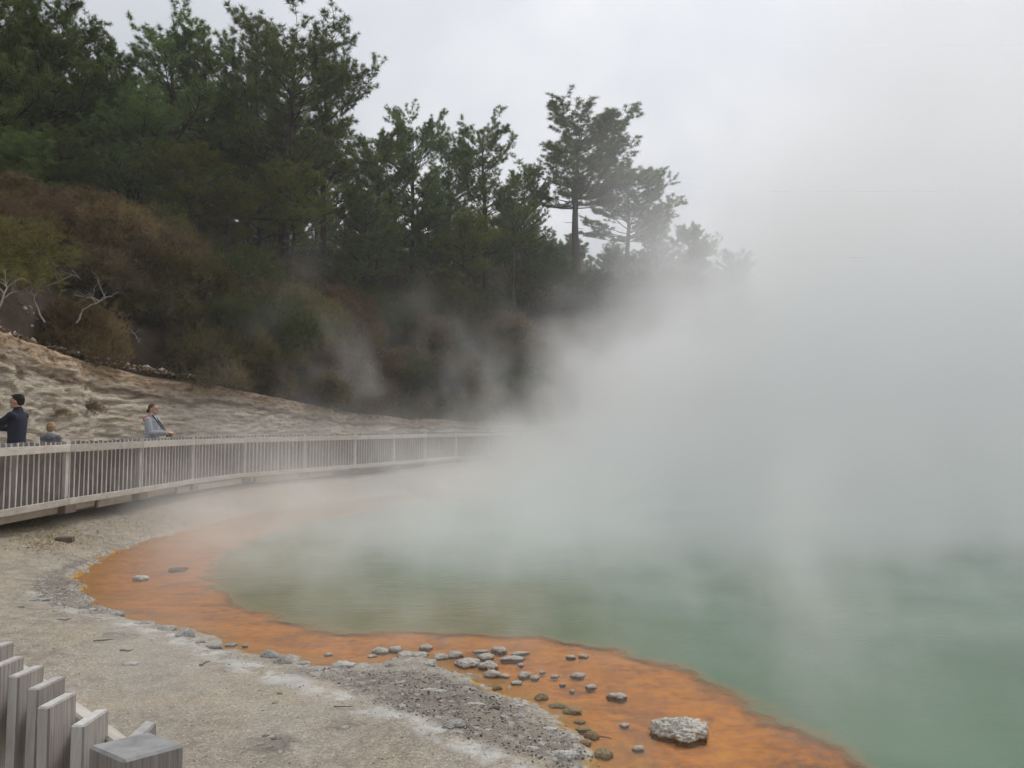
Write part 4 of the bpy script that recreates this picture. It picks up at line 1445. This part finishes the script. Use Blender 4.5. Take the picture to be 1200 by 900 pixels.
# loose rubble slipped along the lip of the bank
def build_rubble():
    rng = np.random.default_rng(14)
    V, F = [], []
    octa = np.array([(1, 0, 0), (.3, .9, .1), (-.9, .3, 0), (-.4, -.9, .05), (.1, .1, .75), (0, 0, -.5)])
    F0 = np.array([(0, 1, 4), (1, 2, 4), (2, 3, 4), (3, 0, 4), (1, 0, 5), (2, 1, 5), (3, 2, 5), (0, 3, 5)])
    m = 2600
    s = rng.uniform(S['a'] + 4, S['d'] + 1, m); dd = 3.5 + np.abs(rng.normal(0, .5, m))
    pts = np.array([fence_point(v)[:4] for v in s])
    x = pts[:, 0] - pts[:, 3] * dd; y = pts[:, 1] + pts[:, 2] * dd
    ct = np.interp(s, SX, CT)
    H = np.maximum(land_height(x, y)[0], 0)
    z = np.where(dd < 4.4, np.maximum(H, ct + .02), H)
    sz = .02 + .07 * rng.uniform(0, 1, m) ** 3
    base = octa[None] * rng.uniform(.6, 1.5, (m, 6, 1)) * sz[:, None, None]
    th = rng.uniform(0, 6.28, m); c, s_ = np.cos(th), np.sin(th)
    X = base[..., 0] * c[:, None] - base[..., 1] * s_[:, None]; Yv = base[..., 0] * s_[:, None] + base[..., 1] * c[:, None]
    V = np.stack([X + x[:, None], Yv + y[:, None], base[..., 2] + z[:, None]], -1).reshape(-1, 3)
    F = (F0[None] + (np.arange(m) * 6)[:, None, None]).reshape(-1, 3)
    mt, n, out = material('rubble')
    isl = n.node('ShaderNodeNewGeometry').outputs['Random Per Island']
    c_ = n.ramp(isl, [(.0, (.09, .06, .04)), (.4, (.25, .18, .12)), (.75, (.48, .40, .31)), (1.0, (.66, .62, .56))])
    principled(n, out, c_, .95)
    tag(link('gravel', np_mesh('rubble', V, F, mt)), 'pale rubble slipped along the top of the bank', kind='stuff')


build_rubble()

# ================================================================ PEOPLE
def solid(fn, voxel=.012, smooth=4):
    """fn(bm) adds overlapping closed pieces; they are fused into one continuous smooth surface"""
    bm = bmesh.new(); fn(bm)
    me = bpy.data.meshes.new('tmp'); bm.to_mesh(me); bm.free()
    o = bpy.data.objects.new('tmp', me); COL.objects.link(o)
    r = o.modifiers.new('r', 'REMESH'); r.mode = 'VOXEL'; r.voxel_size = voxel; r.use_smooth_shade = True
    s = o.modifiers.new('s', 'SMOOTH'); s.factor = .5; s.iterations = smooth
    dg = bpy.context.evaluated_depsgraph_get(); dg.update()
    res = bpy.data.meshes.new_from_object(o.evaluated_get(dg))
    bpy.data.objects.remove(o); bpy.data.meshes.remove(me)
    for p in res.polygons: p.use_smooth = True
    return res


def ball(bm, c, r, rot=None):
    M = Matrix.Translation(Vector(c)) @ (rot.to_4x4() if rot is not None else Matrix.Identity(4)) @ Matrix.Diagonal((*((r, r, r) if not hasattr(r, '__len__') else r), 1))
    bmesh.ops.create_icosphere(bm, subdivisions=3, radius=1.0, matrix=M)


def limb(bm, pts, radii):
    tube_into(bm, pts, radii, 12)
    for p, r in zip(pts, radii): ball(bm, p, r * .99)


def hand(bm, wrist, d, palm_n, k=1.0, curl=.6, side=1):
    """palm, four fingers of different length and a thumb; d = pointing direction, palm_n = palm normal"""
    d = Vector(d).normalized(); pn = Vector(palm_n); pn = (pn - d * pn.dot(d)).normalized(); x = d.cross(pn) * side
    w_ = Vector(wrist)
    for i in (-1, -.33, .33, 1):
        limb(bm, [w_ + x * i * .018 * k, w_ + d * .085 * k + x * i * .030 * k], [.016 * k, .015 * k])
    for i, L in ((-1, .062), (-.33, .074), (.33, .080), (1, .072)):
        a = w_ + d * .085 * k + x * i * .031 * k
        b = a + (d + pn * curl * .5).normalized() * L * .45 * k
        c = b + (d + pn * curl * 1.6).normalized() * L * .35 * k
        e = c + (d * .6 + pn * curl * 2.2).normalized() * L * .25 * k
        limb(bm, [a, b, c, e], [.0095 * k, .009 * k, .0085 * k, .0075 * k])
    a = w_ + d * .025 * k + x * .026 * k
    b = a + (x * .9 + d * .7 + pn * .3).normalized() * .042 * k
    c = b + (d + x * .2 + pn * .7).normalized() * .034 * k
    limb(bm, [a, b, c], [.014 * k, .0115 * k, .009 * k])


SKIN = simple('skin', (.52, .31, .22), .55, .06, 8)
SKIN2 = simple('skin_tan', (.46, .27, .18), .55, .06, 8)
DARKEYE = simple('dark_eye', (.02, .015, .012), .3, .05, 5)
LIP = simple('lip', (.36, .15, .12), .5, .05, 5)


def person(label, loc, rz, H, skin, top, trousers, shoes, hair, hands, female=False, hood=None, collar=None, hairstyle='short', head_turn=0.0, quilt=False, group=None, child=False):
    """local frame: facing +Y, feet at z 0. hands: ((x,y,z) left, (x,y,z) right) as fractions of H"""
    r = empty('person', loc, rz, label, 'person', group)
    k = H / 1.75
    hd = (1.16 if child else 1.0)
    hz = H - .118 * k * hd                                   # centre of the head
    sh = 1.42 * k; hw = (.150 if child else (.185 if not female else .165)) * k; hip = .92 * k
    nk = 1.50 * k
    Rh = Matrix.Rotation(head_turn, 3, 'Z')
    def hp(x, y, z): return Vector((0, .015 * k, hz)) + Rh @ (Vector((x, y, z)) * k * hd)
    feet = [(-.10 * k, .0, 0), (.10 * k, .05, 0)]
    arms = []
    for sgn, h in zip((-1, 1), hands):
        S_ = Vector((sgn * hw, 0, sh - .02 * k)); Wr = Vector(h) * H
        L1, L2 = .29 * k, .26 * k
        dv = Wr - S_; L = min(dv.length, (L1 + L2) * .995); dv.normalize(); Wr = S_ + dv * L
        a = (L1 * L1 - L2 * L2 + L * L) / (2 * L); hh = math.sqrt(max(L1 * L1 - a * a, 0))
        down = Vector((sgn * .25, -.2, -1)); down = (down - dv * down.dot(dv)).normalized()
        E = S_ + dv * a + down * hh
        arms.append((S_, E, Wr))

    def body(bm):
        ball(bm, hp(0, 0, .012), (.074 * k * hd, .092 * k * hd, .098 * k * hd), Rh)
        ball(bm, hp(0, .028, -.055), (.052 * k * hd, .060 * k * hd, .058 * k * hd), Rh)
        ball(bm, hp(0, .072, -.092), (.024 * k * hd, .020 * k * hd, .018 * k * hd), Rh)
        limb(bm, [hp(0, .090, .012), hp(0, .107, -.020)], [.010 * k, .014 * k])
        ball(bm, hp(0, .088, -.056), (.024 * k, .014 * k, .011 * k), Rh)
        ball(bm, hp(0, .083, .030), (.050 * k, .014 * k, .012 * k), Rh)
        for s_ in (-1, 1): ball(bm, hp(s_ * .076, -.008, -.008), (.012 * k, .020 * k, .032 * k), Rh)
        limb(bm, [Vector((0, -.012 * k, sh - .02 * k)), Vector((0, .0, nk)), hp(0, -.01, -.06)], [.075 * k, .056 * k, .056 * k])
        limb(bm, [Vector((0, 0, hip)), Vector((0, 0, 1.12 * k)), Vector((0, .01 * k, 1.32 * k))], [.10 * k, .095 * k, .105 * k])
        for sgn, (S_, E, W_), f in zip((-1, 1), arms, feet):
            limb(bm, [Vector((sgn * .07 * k, 0, sh - .03 * k)), S_, E, W_], [.06 * k, .052 * k, .040 * k, .027 * k])
            hand(bm, W_, (W_ - E), (-sgn * .6, .3, -.6), k, .7, -sgn)
            limb(bm, [Vector((sgn * .09 * k, 0, hip)), Vector((f[0], .03 * k + f[1] * .5, .48 * k)), Vector((f[0], f[1] - .02 * k, .09 * k))], [.085 * k, .056 * k, .038 * k])
            limb(bm, [Vector((f[0], f[1] - .03 * k, .04 * k)), Vector((f[0], f[1] + .12 * k, .03 * k))], [.036 * k, .03 * k])
    link('body', solid(body, .008 * k + .001, 2), skin, r)

    def jacket(bm):
        w2 = hw + .005 * k
        prof = ((.86, .165, .118), (.98, .165, .12), (1.10, .158, .118), (1.22, .172, .125), (1.35, .190, .122), (1.41, .155, .105), (1.45, .095, .085))
        for z in np.arange(.84, 1.47, .02):
            rx = np.interp(z, [q[0] for q in prof], [q[1] for q in prof]); ry = np.interp(z, [q[0] for q in prof], [q[2] for q in prof])
            ball(bm, (0, .0, z * k), (rx * k, ry * k, .045 * k))
        for sgn, (S_, E, W_) in zip((-1, 1), arms):
            limb(bm, [Vector((sgn * .06 * k, 0, sh - .05 * k)), S_, S_.lerp(E, .5), E, E.lerp(W_, .5), W_ - (W_ - E).normalized() * .015 * k], [.085 * k, .075 * k, .066 * k, .058 * k, .05 * k, .042 * k])
        if quilt:
            for q in range(9):
                z = (.88 + q * .062) * k
                ball(bm, (0, .0, z), (.172 * k, .130 * k, .028 * k))
            for (S_, E, W_) in arms:
                for t in (.2, .45, .7, .95): ball(bm, S_.lerp(E, t), (.074 - .012 * t) * k)
                for t in (.25, .5, .75): ball(bm, E.lerp(W_, t), (.062 - .01 * t) * k)
        limb(bm, [Vector((0, -.01 * k, 1.44 * k)), Vector((0, -.005 * k, 1.505 * k))], [.082 * k, .070 * k])
    link('jacket', solid(jacket, .012 * k, 3 if not quilt else 1), top, r)
    if collar:
        link('collar', solid(lambda bm: (limb(bm, [Vector((0, -.01 * k, 1.475 * k)), Vector((0, 0, 1.53 * k))], [.073 * k, .068 * k])), .008, 1), collar, r)
    if hood is not None:
        link('hood', solid(lambda bm: (ball(bm, (0, -.10 * k, 1.42 * k), (.125 * k, .085 * k, .085 * k)), ball(bm, (0, -.05 * k, 1.47 * k), (.115 * k, .085 * k, .045 * k))), .010, 2), hood, r)

    def legs(bm):
        ball(bm, (0, -.01 * k, hip), (.165 * k, .125 * k, .12 * k))
        for sgn, f in zip((-1, 1), feet):
            limb(bm, [Vector((sgn * .09 * k, -.01, hip - .03 * k)), Vector((f[0], .025 * k + f[1] * .5, .50 * k)), Vector((f[0], f[1] - .02 * k, .075 * k))], [.105 * k, .075 * k, .062 * k])
    link('trousers', solid(legs, .014 * k, 3), trousers, r)
    for f in feet:
        link('shoe', solid(lambda bm: limb(bm, [Vector((f[0], f[1] - .05 * k, .045 * k)), Vector((f[0], f[1] + .06 * k, .045 * k)), Vector((f[0], f[1] + .15 * k, .033 * k))], [.046 * k, .046 * k, .038 * k]), .010, 2), shoes, r)

    def hair_(bm):
        ball(bm, hp(0, -.016, .034), (.081 * k * hd, .094 * k * hd, .090 * k * hd), Rh)
        ball(bm, hp(0, -.052, -.008), (.070 * k * hd, .050 * k * hd, .060 * k * hd), Rh)
        if hairstyle == 'short':
            ball(bm, hp(0, .040, .088), (.060 * k * hd, .044 * k * hd, .026 * k * hd), Rh)
            ball(bm, hp(0, -.02, .092), (.062 * k * hd, .075 * k * hd, .036 * k * hd), Rh)
        elif hairstyle == 'bun':
            ball(bm, hp(0, -.105, -.035), (.045 * k, .042 * k, .046 * k), Rh)
        elif hairstyle == 'long':
            ball(bm, hp(0, -.045, -.06), (.082 * k, .055 * k, .09 * k), Rh)
    hm = solid(hair_, .008, 1)
    # hairline: hair does not cover the face
    bm = bmesh.new(); bm.from_mesh(hm)
    kill = []
    Ri = Rh.transposed()
    for v in bm.verts:
        q = (Ri @ (v.co - Vector((0, .015 * k, hz)))) / (k * hd)
        if (q.y > .040 and q.z < .078) or (q.y > .012 and q.z < .040) or (q.y > -.02 and q.z < -.025): kill.append(v)
    bmesh.ops.delete(bm, geom=kill, context='VERTS'); bm.to_mesh(hm); bm.free()
    link('hair', hm, hair, r)
    for s_ in (-1, 1):
        link('eye', solid(lambda bm: ball(bm, hp(s_ * .031, .084, .012), (.011 * k, .007 * k, .006 * k), Rh), .003, 0), DARKEYE, r)
    link('mouth', solid(lambda bm: ball(bm, hp(0, .098, -.057), (.020 * k, .006 * k, .005 * k), Rh), .003, 0), LIP, r)
    return r, arms


NAVY = simple('navy_cloth', (.012, .015, .035), .8, .2, 25, .2)
GREYH = simple('grey_fleece', (.13, .14, .155), .95, .2, 40, .3)
SILVER = simple('silver_quilt', (.36, .38, .43), .55, .1, 20, .2)
CORAL = simple('coral_lining', (.70, .15, .10), .8, .1, 20)
DARKT = simple('dark_trousers', (.03, .03, .035), .9, .2, 20)
LBLUE = simple('pale_blue_cloth', (.38, .46, .58), .9, .1, 20)
REDS = simple('red_shoe', (.30, .02, .04), .5, .1, 20)
GREYS = simple('grey_shoe', (.2, .2, .2), .6, .1, 20)
BLACKH = simple('black_hair', (.012, .009, .008), .7, .4, 90, .6)
BROWNH = simple('auburn_hair', (.085, .035, .018), .5, .3, 60, .5)
BLOND = simple('blond_hair', (.36, .22, .10), .6, .3, 60, .5)
WHITEC = simple('white_cloth', (.7, .7, .7), .8, .05, 20)
BLK = simple('black_plastic', (.015, .015, .017), .35, .1, 20)
STRAP = simple('dark_strap', (.02, .02, .03), .8, .1, 20)


def xz(u, Y): return (u - 600) / FPX * Y


# the man looks left, arms stretched out in front of him
dk = DECKZ(arc_of(-6.9, 11))
pm_, _ = person('man with short black hair in navy jacket, arms stretched out to the left', (xz(21, 11.35), 11.35, dk), rad(98), 1.70, SKIN, NAVY, DARKT, REDS, BLACKH,
                ((-.08, .28, .70), (.10, .27, .70)), hairstyle='short')
# what he holds
ph = MB(); ph.box((.012, .075, .15), (0, 0, 0), bevel=.004)
c0 = pm_.matrix_world @ Vector((0, 0, 0))
fw = Vector((-math.sin(rad(98)), math.cos(rad(98)), 0))
o = ph.build('phone', simple('white_plastic', (.75, .75, .77), .3, .05, 10), None, loc=Vector(pm_.location) + fw * .60 + Vector((0, 0, 1.72 * .70 + .02)), rot=(0, 0, rad(98)))
tag(o, 'small white phone in the hands of the man in navy', 'phone')
person('child with short blond hair and grey hooded jacket seen from behind', (xz(61, 12.2), 12.2, DECKZ(arc_of(-6.9, 12))), rad(12), 1.27, SKIN, GREYH, DARKT, GREYS, BLOND,
       ((-.13, .05, .45), (.13, .05, .45)), hood=GREYH, collar=WHITEC, hairstyle='short', child=True)
wp, wa = person('woman with auburn bun and silver puffer jacket with coral hood, facing right', (xz(179, 14.75), 14.75, DECKZ(arc_of(-6.7, 15))), rad(-95), 1.66, SKIN, SILVER, DARKT, GREYS, BROWNH,
                ((-.05, .19, .655), (.055, .19, .655)), female=True, hood=CORAL, hairstyle='bun', quilt=True)
# camera strap round her neck and the small camera it carries: the camera is a thing of its own
cb = empty('camera', Vector(wp.location) + Vector((.335, -.02, 1.03)), rad(-86), 'small black camera held at waist height by the woman in silver', 'camera')
b = MB(); b.box((.11, .05, .07), (0, 0, 0), bevel=.008); b.build('camera_body', BLK, cb)
b = MB(); b.tube([(0, .02, 0), (0, .075, 0)], [.026, .028], 16); b.build('lens', BLK, cb)
b = MB(); b.tube([(-.05, -.30, .40), (-.05, -.20, .27), (-.04, -.03, .03)], [.014, .014, .010], 6); b.tube([(.05, -.30, .40), (.05, -.20, .27), (.04, -.03, .03)], [.014, .014, .010], 6)
b.build('strap', STRAP, cb)
person('person in a pale blue top, mostly outside the left edge, facing the man', (xz(-9, 11.5), 11.5, DECKZ(arc_of(-6.9, 11))), rad(-70), 1.68, SKIN2, LBLUE, DARKT, GREYS, BROWNH,
       ((-.12, .02, .47), (.12, .02, .47)), female=True, hairstyle='long')

# ================================================================ STEAM
def mat_steam():
    m, n, out = material('steam')
    pv = n.node('ShaderNodeVolumePrincipled')
    pv.inputs['Color'].default_value = (.985, .99, .99, 1)
    pv.inputs['Density'].default_value = 1.0
    pv.inputs['Anisotropy'].default_value = 0.25
    n.t.links.new(pv.outputs[0], out.inputs['Volume'])
    return m


STEAM = mat_steam()


def steam_object(name, lo, hi, step, label, field):
    ng = bpy.data.node_groups.new(name, 'GeometryNodeTree')
    ng.interface.new_socket('Geometry', in_out='OUTPUT', socket_type='NodeSocketGeometry')
    n = N(ng, geo=True)
    go = n.node('NodeGroupOutput')
    vc = n.node('GeometryNodeVolumeCube')
    vc.inputs['Min'].default_value = lo; vc.inputs['Max'].default_value = hi
    for ax, k in zip(range(3), ('Resolution X', 'Resolution Y', 'Resolution Z')):
        vc.inputs[k].default_value = max(8, int((hi[ax] - lo[ax]) / step[ax]))
    p = n.pos(); x, y, z = n.xyz(p)
    d = field(n, p, x, y, z)
    # fade to nothing at every face of the domain
    for v, a, b in ((x, lo[0], hi[0]), (y, lo[1], hi[1])):
        fw = (b - a) * .08
        d = n.mul(d, n.mul(n.ss(v, a, a + fw), n.ss(v, b, b - fw)))
    d = n.mul(d, n.ss(z, hi[2], hi[2] - (hi[2] - lo[2]) * .2))
    d = n.mx(d, .0013)                                     # never quite zero, so the grid stays one closed box
    n.put(vc.inputs['Density'], d)
    sm = n.node('GeometryNodeSetMaterial'); sm.inputs['Material'].default_value = STEAM
    ng.links.new(vc.outputs[0], sm.inputs[0]); ng.links.new(sm.outputs[0], go.inputs[0])
    me = bpy.data.meshes.new(name); me.materials.append(STEAM)
    o = bpy.data.objects.new(name, me); COL.objects.link(o)
    md = o.modifiers.new('steam', 'NODES'); md.node_group = ng
    tag(o, label, kind='stuff')
    return o


def field_main(n, p, x, y, z):
    warp = n.vm('SCALE', n.vm('SUBTRACT', n.noise(p, .16, 2, .5, 0, True), (.5, .5, .5)), 5.0)
    q = n.vm('ADD', p, warp)
    q = n.vm('MULTIPLY', q, (1, 1, .8))
    a = n.noise(q, .17, 5, .58)
    b = n.noise(n.vm('ADD', q, (11, 3, 7)), .55, 4, .6)
    nz = n.add(n.mul(a, .58), n.mul(b, .42))               # about .5 mean
    nn = n.mul(n.sub(nz, .5), 2.0)
    # main plume: leaning right with height
    edge = n.add(-.5, n.mul(n.mx(n.sub(z, 3.8), 0.0), .86))
    cx = n.sub(x, edge)
    cover = n.lin(cx, -11.0, 5.5, -2.2, 1.0)
    body = n.m('MULTIPLY', n.add(cover, n.mul(nn, 4.2)), 1.0, clamp=True)
    body = n.mul(body, n.mul(n.ss(y, 8.5, 15), n.mul(n.ss(z, 30, 8), n.ss(n.sub(x, n.mul(y, -.20)), -2.0, 1.5))))
    thick = n.add(n.mul(n.ss(z, 8, 1.5), .27), .026)
    main = n.mul(n.mul(body, body), thick)
    # low layer creeping over the pool and the far shore
    low = n.m('MULTIPLY', n.add(n.lin(x, -13, 2, -1.15, .9), n.mul(nn, 4.4)), 1.0, clamp=True)
    low = n.mul(low, n.mul(n.m('EXPONENT', n.mul(z, -1.1)), n.ss(z, 2.9, 1.3)))
    low = n.mul(low, n.mul(n.ss(y, 5.0, 13), n.ss(y, 34, 28)))
    low = n.mul(low, .60)
    # thin veil round the trees right of the middle
    veil = n.mul(n.mul(n.ss(x, 0, 7), n.mul(n.ss(z, 22, 12), n.ss(y, 20, 26))), n.ss(nz, .40, .60))
    main = n.add(main, n.mul(veil, .030))
    wall = n.mul(n.mul(n.ss(n.sub(x, n.mul(y, .30)), 0, 5), n.mul(n.ss(z, 17, 9), n.ss(y, 12, 20))), n.ss(nz, .25, .60))
    main = n.add(main, n.mul(wall, .11))
    # thin wisps drifting up before the shrubs
    w_ = n.ss(n.noise(n.vm('ADD', q, (5, 40, 2)), .30, 5, .65), .53, .72)
    w_ = n.mul(w_, n.mul(n.ss(n.add(x, n.mul(y, .40)), -1.5, 2.5), n.ss(x, 6, 0)))
    w_ = n.mul(w_, n.mul(n.ss(y, 15, 19), n.ss(z, 8.5, 1.2)))
    w_ = n.mul(w_, .21)
    return n.add(n.add(main, low), w_)


def field_near(n, p, x, y, z):
    warp = n.vm('SCALE', n.vm('SUBTRACT', n.noise(p, .5, 2, .5, 0, True), (.5, .5, .5)), 2.0)
    q = n.vm('MULTIPLY', n.vm('ADD', p, warp), (1, 1, .55))
    a = n.noise(q, .75, 5, .62)
    nn = n.mul(n.sub(a, .5), 2.0)
    c = n.m('MULTIPLY', n.add(n.lin(y, 4.0, 12, -.10, .75), n.mul(nn, 3.2)), 1.0, clamp=True)
    c = n.mul(c, n.ss(n.sub(x, n.mul(y, -.36)), -2.0, .6))
    top = n.add(1.45, n.mul(n.mx(x, 0.0), .55))
    c = n.mul(c, n.ss(n.m('DIVIDE', z, top), 1.0, .35))
    return n.mul(n.mul(c, n.m('EXPONENT', n.mul(z, -.9))), .46)


steam_object('steam', (-14, 7, 0.02), (34, 60, 34), (.26, .3, .26), 'dense white steam plume rising off the hot pool and drifting right', field_main)
steam_object('steam', (-6, 3.2, 0.02), (12, 14, 4), (.1, .11, .1), 'thin veils of steam curling low over the near green water', field_near)
